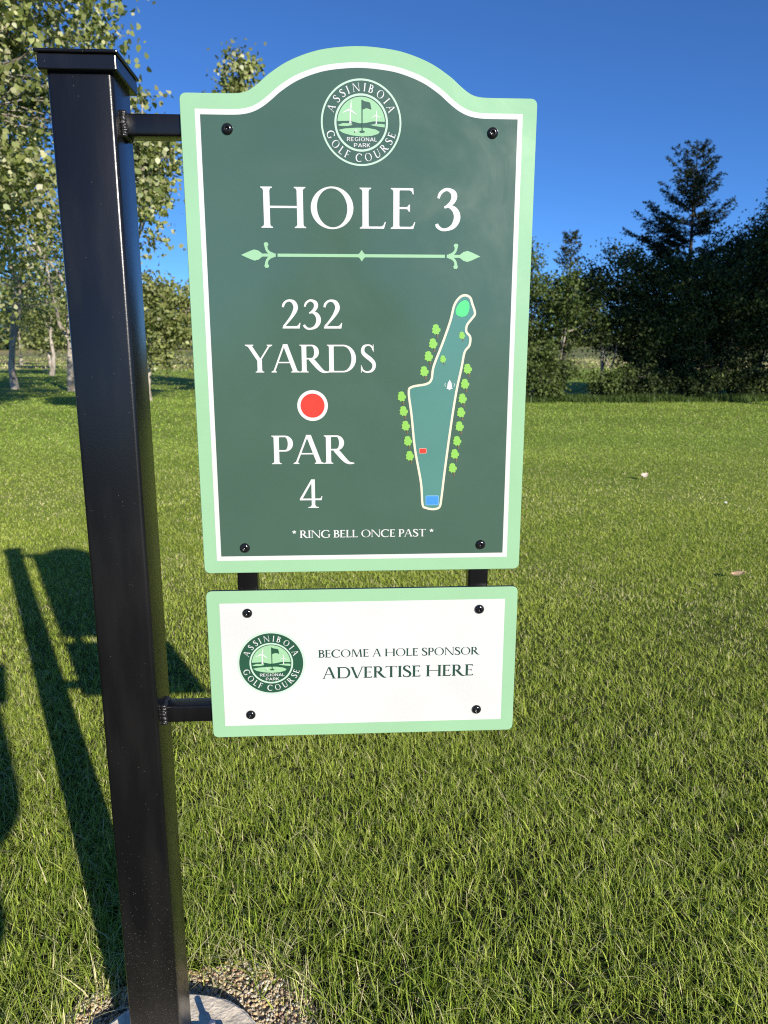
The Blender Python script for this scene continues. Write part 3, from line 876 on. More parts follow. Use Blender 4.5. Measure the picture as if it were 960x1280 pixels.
bme = bolt_mesh()
for pan, pts in ((panel_a, ((-.2230, .3640), (.2248, .3640), (-.2222, -.3604), (.2240, -.3600))), (panel_b, ((-.2228, -.4898), (.2255, -.4900), (-.2240, -.7014), (.2254, -.7018)))):
    for (u, z) in pts:
        o = bpy.data.objects.new('bolt', bme); COL.objects.link(o); o.parent = pan
        o.location = L(u, -.0008, z); o.rotation_euler = (0, random.uniform(0, 6), 0)

# ------------------------------------------------------------------ footing and gravel
FR = 0.234*S
def footing():
    m = plain('weathered_concrete', (0.80, 0.69, 0.52), 0.85, 0.2, var=0.26, scale=38, bump=1.0, bscale=150)
    n = 96; bm = bmesh.new()
    prof = [(FR*.985, GROUND - .15), (FR, -.012), (FR*.985, -.004), (FR*.95, 0.0), (FR*.6, .0006), (FR*.3, .0)]
    rings = []
    for j, (r, z) in enumerate(prof):
        ring = []
        for k in range(n):
            a = 2*math.pi*k/n
            w = 1 + (.010*math.sin(3*a + 1) + .006*math.sin(7*a) + random.uniform(-.004, .004))*(1 if j in (1, 2) else .3)
            ring.append(bm.verts.new((r*w*math.cos(a), r*w*math.sin(a), z - (0.0006 if j >= 3 else 0) + (random.uniform(-.0012, .0) if j in (2, 3) else 0))))
        rings.append(ring)
    for a, b_ in zip(rings, rings[1:]):
        for k in range(n): bm.faces.new((a[k], a[(k+1) % n], b_[(k+1) % n], b_[k]))
    bm.faces.new(rings[-1]); bm.faces.new(list(reversed(rings[0])))
    o = bm_obj('concrete_footing', bm, m)
    o.location = (ORG.x, ORG.y, 0)
    tag(o, 'round grey concrete footing under the black sign post', 'footing')
footing()

def gravel_edge(a):
    return (0.328 + 0.020*math.sin(2*a + .6) + 0.014*math.sin(5*a + 2) + .010*math.sin(11*a))*S*1.06
def gravel():
    base = []
    for sd in range(5):
        b = bmesh.new(); bmesh.ops.create_icosphere(b, subdivisions=1, radius=1)
        r2 = random.Random(sd)
        for v in b.verts: v.co = v.co * r2.uniform(.72, 1.2)
        b.verts.index_update()
        base.append((np.array([v.co[:] for v in b.verts]), np.array([[v.index for v in f.verts] for f in b.faces]))); b.free()
    V, Fc, Ti = [], [], []; off = 0
    pal = np.array([(.56, .43, .24), (.52, .42, .27), (.60, .52, .36), (.34, .28, .20), (.64, .48, .24), (.44, .37, .28), (.42, .27, .17), (.66, .61, .50)])
    for k in range(7600):
        a = random.uniform(0, 2*math.pi)
        rr = math.sqrt(random.uniform((FR*.99)**2, (gravel_edge(a)*1.06)**2))
        bv, bf = base[k % 5]
        s = random.uniform(.0022, .0050)
        sc = np.array([s*random.uniform(.8, 1.5), s, s*random.uniform(.5, .85)])
        q = Quaternion((random.gauss(0, 1), random.gauss(0, .4), random.gauss(0, .4), random.gauss(0, 1))).normalized().to_matrix()
        v = (bv*sc) @ np.array(q).T + np.array([ORG.x + rr*math.cos(a), ORG.y + rr*math.sin(a), GROUND + .006 + random.uniform(0, .005)])
        V.append(v); Fc.append(bf + off); off += len(v)
        c = pal[random.randrange(len(pal))]*random.uniform(.75, 1.15)
        Ti.append(np.repeat(c[None], len(v), 0))
    me = big_mesh('gravel', np.concatenate(V), 3, np.concatenate(Fc).ravel(), np.concatenate(Ti))
    m, nt, b = new_mat('pea_gravel')
    at = N(nt, 'ShaderNodeAttribute', attribute_name='tint')
    nt.links.new(at.outputs['Color'], b.inputs['Base Color']); b.inputs['Roughness'].default_value = .8
    o = link('gravel', me, m)
    tag(o, 'tan pea gravel ringing the round concrete footing', 'gravel', kind='stuff')
    # bed of grit under the stones
    bm = bmesh.new(); n = 72
    inn = [bm.verts.new((ORG.x + FR*.97*math.cos(2*math.pi*k/n), ORG.y + FR*.97*math.sin(2*math.pi*k/n), GROUND + .006)) for k in range(n)]
    ou = [bm.verts.new((ORG.x + gravel_edge(2*math.pi*k/n)*1.08*math.cos(2*math.pi*k/n), ORG.y + gravel_edge(2*math.pi*k/n)*1.08*math.sin(2*math.pi*k/n), GROUND + .004)) for k in range(n)]
    for k in range(n): bm.faces.new((inn[k], inn[(k+1) % n], ou[(k+1) % n], ou[k]))
    g = bm_obj('gravel_bed', bm, plain('grit', (.30, .25, .18), .95, .1, var=.35, scale=160))
    tag(g, 'sandy bed of grit under the gravel ring', 'gravel', kind='structure')
gravel()

# ------------------------------------------------------------------ lawn
def blades(n, d0, d1, hmin, hmax, width, segs, half_w, seed, extra_side=0.6, straw=0.0):
    """n blades in a wedge of lawn before the camera; returns verts, loops, tint"""
    r = np.random.default_rng(seed)
    lo, hi = (d0*.82 if 1 < d0 < 15 else d0), (d1*1.22 if d1 < 15 else d1)
    n = int(n*(hi**2 - lo**2)/(d1**2 - d0**2))
    d = np.sqrt(r.uniform(lo**2, hi**2, n))
    w = half_w*d + extra_side
    x = r.uniform(-1, 1, n)*w; y = d
    # thinner in worn patches
    dens = fbm(x, y, 2.3, 4.0) + .4*fbm(x, y, 9, 1.0)
    dens += .5*fbm(x, y, 15, 9.0)
    keep = r.uniform(0, 1, n) < np.clip(.84 + .42*dens, .22, 1)
    # one density of blades hands over softly to the next
    if 1 < d0 < 15: keep &= r.uniform(0, 1, n) < np.clip((d - lo)/(d0*1.22 - lo), 0, 1)
    if d1 < 15: keep &= r.uniform(0, 1, n) < np.clip((hi - d)/(hi - d1*.82), 0, 1)
    dx, dy = x - ORG.x, y - ORG.y
    a = np.arctan2(dy, dx); rr = np.hypot(dx, dy)
    edge = (0.328 + 0.020*np.sin(2*a + .6) + 0.014*np.sin(5*a + 2) + .010*np.sin(11*a))*S*1.06
    keep &= (rr > edge + r.normal(0, .012, n)) | ((rr > edge*.80) & (r.uniform(0, 1, n) < .16))
    x, y, rr, edge = x[keep], y[keep], rr[keep], edge[keep]; n = len(x)
    vig = 1 + .26*fbm(x, y, 1.4, 2.0) + .24*fbm(x, y, 6, 3.0) + .16*fbm(x, y, 17, 7.0)
    nearpost = np.exp(-np.clip(rr - edge, 0, 9)/.5)
    h = r.uniform(hmin, hmax, n)*vig*(1 + .35*nearpost)
    h = h*np.interp(y, [1.0, 1.9, 2.8, 3.4], [1.12, .78, .66, 1.0 if d0 > 1 else .62])
    tall = r.uniform(0, 1, n) < .05
    h = np.where(tall, h*1.5, h)
    az = r.uniform(0, 2*np.pi, n)
    lean = np.abs(r.normal(.70, .42, n))
    ca, sa = np.cos(az), np.sin(az)
    fz = r.uniform(0, np.pi, n)
    # blade face direction mostly square to its lean
    px, py = -np.sin(az + r.normal(0, .5, n)), np.cos(az + r.normal(0, .5, n))
    wd = width*r.uniform(.6, 1.25, n)
    z0 = ground_z(x, y)
    rows = []
    K = segs
    for k in range(K + 1):
        t = k/K
        off = h*(lean*t*.45 + lean*t*t*.75)
        zz = h*(t - .30*lean*t*t)
        ww = wd*(1 - t**1.6)*.5 + (.00015 if k == K else 0)
        c = np.stack([x + ca*off, y + sa*off, z0 + zz], 1)
        p = np.stack([px*ww, py*ww, 0*x], 1)
        if k < K: rows += [c - p, c + p]
        else: rows += [c]
    V = np.stack(rows, 1)                       # n, 2K+1, 3
    m = 2*K + 1
    tri = []
    for k in range(K - 1):
        tri += [(2*k, 2*k+1, 2*k+3), (2*k, 2*k+3, 2*k+2)]
    tri += [(2*K-2, 2*K-1, 2*K)]
    tri = np.array(tri)
    Lp = (np.arange(n)[:, None, None]*m + tri[None]).reshape(-1)
    g0, g1, st = np.array((.138, .215, .018)), np.array((.440, .510, .088)), np.array((.74, .67, .36))
    mixf = np.clip(r.normal(.46, .32, n) + .30*fbm(x, y*1.5, .8, 5.0) + .13*np.sin(y*2.1 + .25*x)*(y > 3.5), 0, 1)[:, None]
    col = g0*(1 - mixf) + g1*mixf
    dry = np.clip(.035 + .34*np.exp(-(y - 5.3)**2/5)*np.clip(.18 + fbm(x, y*1.6, .8, 8.0) + .5*fbm(x, y, 3.1, 6.0), 0, 1) + .35*nearpost*(rr < edge + .05), 0, .7)
    dry = np.maximum(dry, straw*np.clip(.75 + .9*fbm(x, y, .10, 2.0), .1, 1))
    fresh = np.clip((y - 6.5)/4, 0, 1)[:, None]
    col = col*(1 - fresh*np.array([.16, .0, .1]))
    if d0 > 15 and not straw: dry = dry*.2
    isdry = (r.uniform(0, 1, n) < dry)[:, None]
    col = np.where(isdry, st*r.uniform(.55, 1.0, (n, 1)), col)
    # mown tips: a bleached cut end, green root
    ramp = np.array([k/K for k in range(K) for _ in (0, 1)] + [1.0])[None, :, None]
    tipc = np.where(r.uniform(0, 1, (n, 1)) < .22, st*.95, col*1.35)[:, None, :]
    tint = col[:, None, :]*(1 - ramp**3) + tipc*ramp**3
    return V.reshape(-1, 3), Lp, tint.reshape(-1, 3)

def lawn():
    parts = [blades(165000, .75, 2.6, .020, .048, .0028, 3, .66, 11, .35),
             blades(215000, 2.6, 5.2, .012, .027, .0034, 2, .60, 12, .5),
             blades(240000, 5.2, 11.0, .011, .024, .0066, 1, .60, 13, .8),
             blades(130000, 11.0, 21.0, .015, .032, .015, 1, .60, 14, 1.5),
             blades(45000, 20.5, 50.0, .025, .050, .045, 1, .62, 15, 2.0),
             blades(40000, 50.0, 120.0, .06, .20, .11, 1, .66, 16, 4.0, straw=.75)]
    V, Lp, Ti, off = [], [], [], 0
    for v, l, t in parts:
        V.append(v); Lp.append(l + off); Ti.append(t); off += len(v)
    me = big_mesh('lawn_grass', np.concatenate(V), 3, np.concatenate(Lp), np.concatenate(Ti))
    o = link('lawn_grass', me, M['grass'])
    tag(o, 'mown green lawn grass with straw coloured tips around the sign', 'grass', kind='stuff')
lawn()

# fallen leaves
def fallen(name, loc, rz, ln, wd, col, curl, label, tilt=.25):
    bm = bmesh.new(); nu, nv = 9, 5; g = []
    for a in range(nu):
        t = a/(nu - 1); hw = wd/2*math.sin(math.pi*min(1, t**.8*.97 + .015))**.8
        row = []
        for b_ in range(nv):
            s = b_/(nv - 1)*2 - 1
            row.append(bm.verts.new((ln*(t - .5), hw*s, curl*ln*(abs(s)**2*.5 + (t - .5)**2*1.6) + .002*math.sin(9*t + 3*s))))
        g.append(row)
    for a in range(nu - 1):
        for b_ in range(nv - 1): bm.faces.new((g[a][b_], g[a+1][b_], g[a+1][b_+1], g[a][b_+1]))
    o = bm_obj(name, bm, plain('dry_leaf', col, .7, .2, var=.25, scale=70), None, True)
    sd = o.modifiers.new('thick', 'SOLIDIFY'); sd.thickness = .0006
    o.location = loc; o.rotation_euler = (tilt, -.2, rz)
    tag(o, label, 'leaf', 'dry leaves dropped on the lawn')
GZ = GROUND + .045
fallen('fallen_leaf', (2.60, 7.30, GZ), .4, .085, .062, (.55, .45, .38), .30, 'pale pinkish white dry leaf curled on the lawn toward the dark shrubs', .55)
fallen('fallen_leaf', (1.985, 3.98, GZ - .006), -.25, .078, .040, (.52, .36, .22), .18, 'tan brown dry leaf lying flat on the open lawn', .35)
fallen('fallen_leaf', (2.82, 5.98, GZ - .004), .9, .030, .022, (.70, .68, .70), .2, 'tiny whitish leaf scrap between the two larger fallen leaves', .3)

# ------------------------------------------------------------------ trees
def leaf_cloud(cent, per, sig, size, cols, r, squash=.8, aspect=.85, droop=.3, hexa=True):
    """quads folded along the midrib, scattered round the twig ends"""
    cent = np.asarray(cent); n = len(cent)*per
    c = np.repeat(cent, per, 0) + r.normal(0, 1, (n, 3))*np.array([sig, sig, sig*squash])*r.uniform(.4, 1.15, (n, 1))
    d = r.normal(0, 1, (n, 3)); d[:, 2] -= droop; d /= np.linalg.norm(d, axis=1)[:, None]
    u = r.normal(0, 1, (n, 3)); u -= (u*d).sum(1)[:, None]*d; u /= np.linalg.norm(u, axis=1)[:, None]
    nn = np.cross(d, u)
    s = size*r.uniform(.6, 1.25, (n, 1))
    if hexa:
        w = aspect*s*.5
        pts = [c]
        for (t, k) in ((.24, .86), (.58, .80)): pts.append(c + d*s*t + u*w*k + nn*s*.12)
        pts.append(c + d*s)
        for (t, k) in ((.58, .80), (.24, .86)): pts.append(c + d*s*t - u*w*k + nn*s*.12)
        V = np.stack(pts, 1)
    else:
        mid = c + d*s*.45
        V = np.stack([c, mid + u*s*aspect*.5 + nn*s*.10, c + d*s, mid - u*s*aspect*.5 + nn*s*.10], 1)
    m = V.shape[1]
    cols = np.asarray(cols)
    ci = r.integers(0, len(cols), n)
    # each twig cluster carries its own cast of green
    cl = np.repeat(r.uniform(.75, 1.25, (len(cent), 1)), per, 0)
    col = cols[ci]*cl*r.uniform(.75, 1.25, (n, 1))
    return V, col

def bend(p0, p1, n, wob, r, sag=0.0):
    p0, p1 = np.array(p0, float), np.array(p1, float); Ln = np.linalg.norm(p1 - p0)
    off = np.cumsum(r.normal(0, 1, (n + 1, 3)), 0)*wob*Ln/n; off -= np.linspace(0, 1, n + 1)[:, None]*off[-1]
    t = np.linspace(0, 1, n + 1)[:, None]
    P = p0 + (p1 - p0)*t + off; P[:, 2] += sag*Ln*np.sin(np.pi*t[:, 0])
    P[0] = p0
    return P

def broadleaf(name, label, loc, height, crown_c, crown_r, nclus, per, sig, size, cols, seed, trunk_r=.12, stems=1, limbs=7, mat='leaf', barkm='pale_bark', group=None, cat='tree', lean=(0, 0), split=.28, shell=.55, top_taper=0.0, cut=None):
    """tapered trunk(s), limbs, twigs and a crown of single leaves inside an uneven ellipsoid"""
    r = np.random.default_rng(seed)
    root = empty(name, loc)
    tag(root, label, cat, group)
    tb = Tubes(); samples = []
    cc, cr = np.array(crown_c, float), np.array(crown_r, float)
    for s in range(stems):
        a = r.uniform(0, 2*np.pi)
        b0 = np.array([math.cos(a), math.sin(a), 0])*(0 if stems == 1 else .18*stems**.5*r.uniform(.5, 1.3))
        top = cc + np.array([r.normal(0, .25)*cr[0], r.normal(0, .25)*cr[1], cr[2]*r.uniform(.55, .9)]) if stems > 1 else np.array([cc[0] + lean[0], cc[1] + lean[1], cc[2] + cr[2]*.86])
        P = bend(b0 + np.array([0, 0, -.08]), top, 9, .10, r)
        tr = trunk_r*(1 if stems == 1 else r.uniform(.5, 1))
        rad = [tr*(1.25 if k == 0 else 1)*(1 - .88*(k/9)**.9) for k in range(10)]
        tb.add(P, rad, 8)
        samples += [(P[k], rad[k]) for k in range(2, 10)]
        nl = max(2, limbs//stems)
        for q in range(nl):
            k = int(np.clip(r.uniform(split, .85)*9, 1, 8))
            dirv = r.normal(0, 1, 3); dirv[2] = abs(dirv[2])*.7; dirv /= np.linalg.norm(dirv)
            end = cc + dirv*cr*r.uniform(.6, .92)
            if end[2] < P[k][2]: end[2] = P[k][2] + .2*cr[2]
            Q = bend(P[k], end, 7, .16, r, .06)
            rd = [rad[k]*.62*(1 - .85*(m/7)) + .004 for m in range(8)]
            tb.add(Q, rd, 6)
            samples += [(Q[m], rd[m]) for m in range(2, 8)]
    # cluster centres, uneven
    C = []
    while len(C) < nclus:
        d = r.normal(0, 1, 3); d /= np.linalg.norm(d)
        rad = r.uniform(0, 1)**(1/3)
        if rad < shell and r.uniform() < .55: continue
        lump = 1 + .16*math.sin(3.1*d[0]*2 + seed) + .14*math.sin(4.3*d[1]*2 + 2*seed) + .13*math.sin(5*d[2] + seed)
        p = cc + d*cr*rad*lump
        if top_taper and p[2] > cc[2]:
            f = (p[2] - cc[2])/cr[2]; p[:2] = cc[:2] + (p[:2] - cc[:2])*(1 - top_taper*f)
        if p[2] < .1: continue
        if cut is not None and cut(p + np.array(loc)): continue
        C.append(p)
    C = np.array(C)
    SP = np.array([s[0] for s in samples]); SR = [s[1] for s in samples]
    for p in C:
        dd = np.linalg.norm(SP - p, axis=1) + .6*np.clip(SP[:, 2] - p[2] + .1, 0, 9)
        k = int(dd.argmin())
        tb.add(bend(SP[k], p, 3, .14, r, .05), [min(.45*SR[k] + .003, .022), .009, .006, .003], 4)
    tb.build('trunk', M[barkm], root)
    V, Ti = leaf_cloud(C, per, sig, size, cols, r, hexa=(mat == 'leaf'))
    keep = V[:, :, 2].min(1) > .02
    V, Ti = V[keep], Ti[keep]; m = V.shape[1]
    V, Ti = V.reshape(-1, 3), np.repeat(Ti, m, 0)
    cr_o = link('crown', big_mesh('crown', V, m, np.arange(len(V)), Ti), M[mat], root)
    return root

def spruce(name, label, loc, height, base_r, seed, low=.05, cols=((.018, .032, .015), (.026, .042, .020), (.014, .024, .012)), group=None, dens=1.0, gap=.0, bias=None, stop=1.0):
    r = np.random.default_rng(seed)
    root = empty(name, loc); tag(root, label, 'tree', group)
    tb = Tubes()
    P = bend((0, 0, -.08), (r.normal(0, .08), r.normal(0, .08), height), 10, .01, r)
    tb.add(P, [height*.016*(1 - .96*k/10) + .004 for k in range(11)], 7)
    Vs, Ts = [], []
    cols = np.array(cols)
    z = height*low
    while z < height*.985:
        f = z/height
        nb = int(r.integers(4, 7))
        for q in range(nb):
            if r.uniform() < gap: continue
            az = r.uniform(0, 2*np.pi)
            ln = base_r*(1 - f)**.82*r.uniform(.55, 1.18) + .10
            if bias is not None: ln *= 1 + bias*math.cos(az - math.pi)
            rise = np.interp(f, [0, .45, 1], [-.16, .10, .75])
            m = 7
            tt = np.linspace(0, 1, m + 1)
            bx = np.cos(az)*ln*tt; by = np.sin(az)*ln*tt
            bz = z + ln*(rise*tt + .20*tt**2.2) + r.normal(0, .01, m + 1)
            B = np.stack([bx, by, bz], 1)
            tb.add(B, [max(.003, ln*.011*(1 - .8*t)) for t in tt], 4)
            side = np.array([-math.sin(az), math.cos(az), 0]); fwd = np.array([math.cos(az), math.sin(az), rise])
            nt_ = int(max(5, ln*17*dens))
            for k in range(nt_):
                t = r.uniform(.18, 1.0)
                p = np.array([np.interp(t, tt, B[:, j]) for j in range(3)])
                sg = 1 if r.uniform() < .5 else -1
                tl = ln*.30*(1.12 - t)*r.uniform(.6, 1.3) + .07
                d = side*sg*r.uniform(.55, 1) + fwd*r.uniform(.35, .9) + np.array([0, 0, r.normal(-.12, .18)])
                d /= np.linalg.norm(d)
                # needle brushes along the twig
                nn_ = max(3, int(tl/.038))
                for e in range(nn_):
                    c = p + d*tl*(e + .3)/nn_
                    for w in range(2):
                        dv = d*.8 + r.normal(0, .55, 3); dv /= np.linalg.norm(dv)
                        up = np.cross(dv, r.normal(0, 1, 3)); up /= np.linalg.norm(up)
                        s = .075*r.uniform(.7, 1.3)
                        Vs.append((c, c + dv*s*.5 + up*s*.20, c + dv*s, c + dv*s*.5 - up*s*.20))
                        Ts.append(cols[r.integers(len(cols))]*r.uniform(.7, 1.3))
        z += max(.10, height*.030*(1 - .45*f))*r.uniform(.75, 1.25)
    tb.build('trunk', M['dark_bark'], root)
    V = np.array(Vs).reshape(-1, 3); Ti = np.repeat(np.array(Ts), 4, 0)
    link('crown', big_mesh('crown', V, 4, np.arange(len(V)), Ti), M['needle'], root)
    return root

POP = ((.215, .25, .07), (.27, .30, .105), (.15, .19, .05), (.43, .43, .23))
OLV = ((.21, .24, .075), (.26, .28, .10), (.155, .185, .06))
DRK = ((.040, .062, .018), (.052, .078, .022), (.030, .048, .014), (.080, .100, .032))  # thicket leaves, part of the shade put into their dark colour
MID = ((.10, .14, .034), (.13, .17, .05), (.07, .105, .026))  # lit end of the thicket, sunlight put into the lighter colour

# poplars beyond the post
broadleaf('poplar_tree', 'big pale barked poplar filling the sky behind the top of the black post', (-7.3, 12.6, GROUND), 10, (-.15, .3, 5.9), (2.75, 3.0, 4.4), 400, 112, .30, .100, POP, 21, trunk_r=.20, limbs=16, lean=(-.3, 0), split=.2, cut=lambda p: p[2] < 1.75, group='poplars along the fairway')
broadleaf('poplar_tree', 'pale trunked poplar standing alone on the lawn with low leaves', (-12.6, 25.6, GROUND), 8, (.3, .2, 4.6), (2.6, 2.6, 3.2), 55, 70, .42, .13, POP, 22, trunk_r=.12, limbs=8, group='poplars along the fairway')
broadleaf('poplar_tree', 'poplar with a bright straight trunk right beside the black post', (-10.15, 24.4, GROUND), 8, (.2, .2, 4.4), (2.2, 2.4, 3.0), 50, 70, .42, .13, POP, 23, trunk_r=.13, limbs=8, group='poplars along the fairway')
broadleaf('poplar_tree', 'slender poplar whose pointed tip rises above the sign shoulder', (-4.25, 24.0, GROUND), 10, (.0, .0, 5.2), (1.9, 1.85, 4.85), 190, 85, .26, .135, POP, 24, trunk_r=.13, limbs=9, top_taper=.92, group='poplars along the fairway')
broadleaf('poplar_tree', 'leafy poplar seen between the black post and the sign', (-4.0, 11.0, GROUND), 5, (.62, .0, 3.8), (.50, .6, .85), 55, 80, .15, .082, POP, 25, trunk_r=.06, limbs=6, group='poplars along the fairway')
broadleaf('small_tree', 'rounded olive green tree at the edge of the fairway behind the sign', (-6.15, 19.6, GROUND), 3.2, (.35, .0, 2.15), (1.15, 1.1, 1.0), 80, 80, .20, .095, OLV, 26, trunk_r=.06, limbs=7, group='poplars along the fairway')
broadleaf('small_tree', 'grey trunked tree standing in the far tree shade by the straw rough', (-17.9, 40.5, GROUND), 6, (.0, .0, 3.9), (2.4, 2.4, 2.2), 80, 60, .45, .17, OLV, 27, trunk_r=.13, limbs=7, group='trees far across the course')
k = 0
for (x, y, h, lb) in ((-20.5, 70, 6.0, 'dull green far tree whose trunk stands in straw coloured rough'), (-17.4, 72, 6.5, 'far rounded tree between the post and sign near the straw rough'), (-25.5, 58, 5.0, 'low far tree half hidden by the poplar trunks'), (-36, 75, 7.0, 'far olive tree low on the skyline past the poplars')):
    broadleaf('far_tree', lb, (x, y, float(ground_z(x, y))), h, (0, 0, h*.62), (h*.34, h*.34, h*.38), 55, 60, .5, .26, OLV, 40 + k, trunk_r=.14, limbs=6, group='trees far across the course'); k += 1

# dark thicket by the lawn
HG = 'trees and shrubs of the dark thicket'
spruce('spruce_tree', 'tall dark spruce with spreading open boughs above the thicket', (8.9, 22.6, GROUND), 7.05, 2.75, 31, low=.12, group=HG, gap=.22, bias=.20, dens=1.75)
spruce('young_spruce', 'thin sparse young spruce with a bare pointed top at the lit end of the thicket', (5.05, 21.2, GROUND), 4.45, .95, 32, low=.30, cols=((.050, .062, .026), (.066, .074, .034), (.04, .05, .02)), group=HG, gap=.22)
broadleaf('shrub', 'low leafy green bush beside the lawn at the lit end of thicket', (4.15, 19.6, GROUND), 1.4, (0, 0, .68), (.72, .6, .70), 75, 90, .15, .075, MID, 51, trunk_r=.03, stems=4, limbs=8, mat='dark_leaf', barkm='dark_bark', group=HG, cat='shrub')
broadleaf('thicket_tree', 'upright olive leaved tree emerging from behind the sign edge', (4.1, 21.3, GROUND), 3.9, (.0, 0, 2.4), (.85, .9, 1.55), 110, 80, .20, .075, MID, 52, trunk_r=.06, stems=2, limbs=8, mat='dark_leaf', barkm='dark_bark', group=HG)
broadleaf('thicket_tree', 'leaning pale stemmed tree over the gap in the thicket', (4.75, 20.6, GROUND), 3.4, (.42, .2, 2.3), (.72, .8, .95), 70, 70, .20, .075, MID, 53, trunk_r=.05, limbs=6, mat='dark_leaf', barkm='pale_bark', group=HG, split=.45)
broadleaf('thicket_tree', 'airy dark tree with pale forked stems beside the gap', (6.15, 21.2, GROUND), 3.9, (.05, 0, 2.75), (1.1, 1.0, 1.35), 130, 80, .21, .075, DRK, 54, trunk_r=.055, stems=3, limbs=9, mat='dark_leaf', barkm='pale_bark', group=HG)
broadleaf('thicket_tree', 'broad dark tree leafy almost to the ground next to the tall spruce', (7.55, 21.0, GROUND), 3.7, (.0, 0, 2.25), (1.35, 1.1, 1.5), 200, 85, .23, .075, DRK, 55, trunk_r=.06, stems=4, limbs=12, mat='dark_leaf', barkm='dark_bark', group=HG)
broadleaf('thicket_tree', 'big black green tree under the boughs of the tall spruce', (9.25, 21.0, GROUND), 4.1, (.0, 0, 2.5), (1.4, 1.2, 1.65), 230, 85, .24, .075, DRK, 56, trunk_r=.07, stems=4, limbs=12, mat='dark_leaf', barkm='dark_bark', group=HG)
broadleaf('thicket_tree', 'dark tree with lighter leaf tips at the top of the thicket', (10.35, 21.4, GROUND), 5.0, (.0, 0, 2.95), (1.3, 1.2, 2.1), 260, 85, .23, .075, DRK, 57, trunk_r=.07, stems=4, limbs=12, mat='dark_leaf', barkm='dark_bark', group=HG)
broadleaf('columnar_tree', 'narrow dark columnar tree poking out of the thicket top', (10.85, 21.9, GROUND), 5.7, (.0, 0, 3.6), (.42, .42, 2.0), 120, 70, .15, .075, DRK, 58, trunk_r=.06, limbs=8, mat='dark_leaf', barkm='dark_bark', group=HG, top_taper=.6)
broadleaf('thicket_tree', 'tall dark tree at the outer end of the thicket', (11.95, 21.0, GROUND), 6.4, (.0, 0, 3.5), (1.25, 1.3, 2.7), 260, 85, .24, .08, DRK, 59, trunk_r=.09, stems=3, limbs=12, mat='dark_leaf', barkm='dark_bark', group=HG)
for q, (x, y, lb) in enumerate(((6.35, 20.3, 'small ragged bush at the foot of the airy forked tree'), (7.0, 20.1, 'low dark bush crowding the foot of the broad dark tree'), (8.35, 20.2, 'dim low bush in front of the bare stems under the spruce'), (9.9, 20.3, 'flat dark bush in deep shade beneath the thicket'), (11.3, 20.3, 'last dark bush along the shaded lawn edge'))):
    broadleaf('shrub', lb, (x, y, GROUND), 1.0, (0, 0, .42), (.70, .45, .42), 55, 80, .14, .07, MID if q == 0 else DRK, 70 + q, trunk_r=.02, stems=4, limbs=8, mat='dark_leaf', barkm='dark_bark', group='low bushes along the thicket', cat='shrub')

# tall unseen poplars, added to throw shade over the thicket
for q, (x, y, lb) in enumerate(((14.4, 8.9, 'tall unseen poplar added to shade the thicket by its gap'), (16.9, 8.6, 'middle tall unseen poplar added to shade the spruce'), (19.3, 8.8, 'outermost tall unseen poplar added to shade the thicket end'))):
    broadleaf('shade_poplar', lb, (x, y, GROUND), 12, (0, 0, 8.6), (1.9, 1.9, 3.3), 80, 55, .42, .22, POP, 90 + q, trunk_r=.16, limbs=10, split=.5, group='tall unseen poplars added for shade')

# far belt of trees along the skyline, one mass at that distance
def far_belt():
    r = np.random.default_rng(77); n = 15000
    x = r.uniform(-190, 190, n); y = 215 + 30*np.sin(x*.021) + r.normal(0, 5, n)
    top = 4.2 + 2.2*fbm(x, 0*x, .11, 1.0) + 1.4*fbm(x, 0*x, .43, 4.0)
    keep = top > 2.6; x, y, top = x[keep], y[keep], top[keep]; n = len(x)
    z = ground_z(x, y) + np.clip(top, 1, 9)*r.uniform(0, 1, n)**.7
    c = np.stack([x, y, z], 1)
    a = r.normal(0, 1, (n, 3)); a /= np.linalg.norm(a, axis=1)[:, None]
    u = np.cross(a, r.normal(0, 1, (n, 3))); u /= np.linalg.norm(u, axis=1)[:, None]
    s = r.uniform(.5, 1.1, (n, 1))
    V = np.stack([c - a*s, c + u*s*.6, c + a*s, c - u*s*.6], 1).reshape(-1, 3)
    t = np.array(OLV)[r.integers(0, 3, n)]*r.uniform(.5, 1.0, (n, 1))
    o = link('far_woodland', big_mesh('far_woodland', V, 4, np.arange(len(V)), np.repeat(t, 4, 0)), M['leaf'])
    tag(o, 'low olive belt of woodland on the far skyline', 'woodland', kind='stuff')
far_belt()

# rank weeds along the foot of the thicket
def weeds():
    r = np.random.default_rng(5); n = 26000
    x = r.uniform(3.2, 14.5, n); y = 19.35 + .028*np.abs(x - 4)**1.2 + .50*fbm(x, 0*x, 1.2, 2.0) + r.normal(.30, .38, n)
    h = r.uniform(.04, .19, n)*(1 + .5*fbm(x, y, 1.5, 3)); az = r.uniform(0, 2*np.pi, n); ln = r.uniform(.1, .8, n)
    w = r.uniform(.006, .020, n)
    b0 = np.stack([x - np.sin(az)*w, y + np.cos(az)*w, 0*x + GROUND], 1); b1 = np.stack([x + np.sin(az)*w, y - np.cos(az)*w, 0*x + GROUND], 1)
    tp = np.stack([x + np.cos(az)*h*ln, y + np.sin(az)*h*ln, GROUND + h], 1)
    V = np.stack([b0, b1, tp], 1).reshape(-1, 3)
    c = np.array((.060, .095, .022))*r.uniform(.6, 1.6, (n, 1))
    o = link('weeds', big_mesh('weeds', V, 3, np.arange(len(V)), np.repeat(c, 3, 0)), M['grass'])
    tag(o, 'rank green weeds along the foot of the thicket', 'weeds', kind='stuff')
weeds()

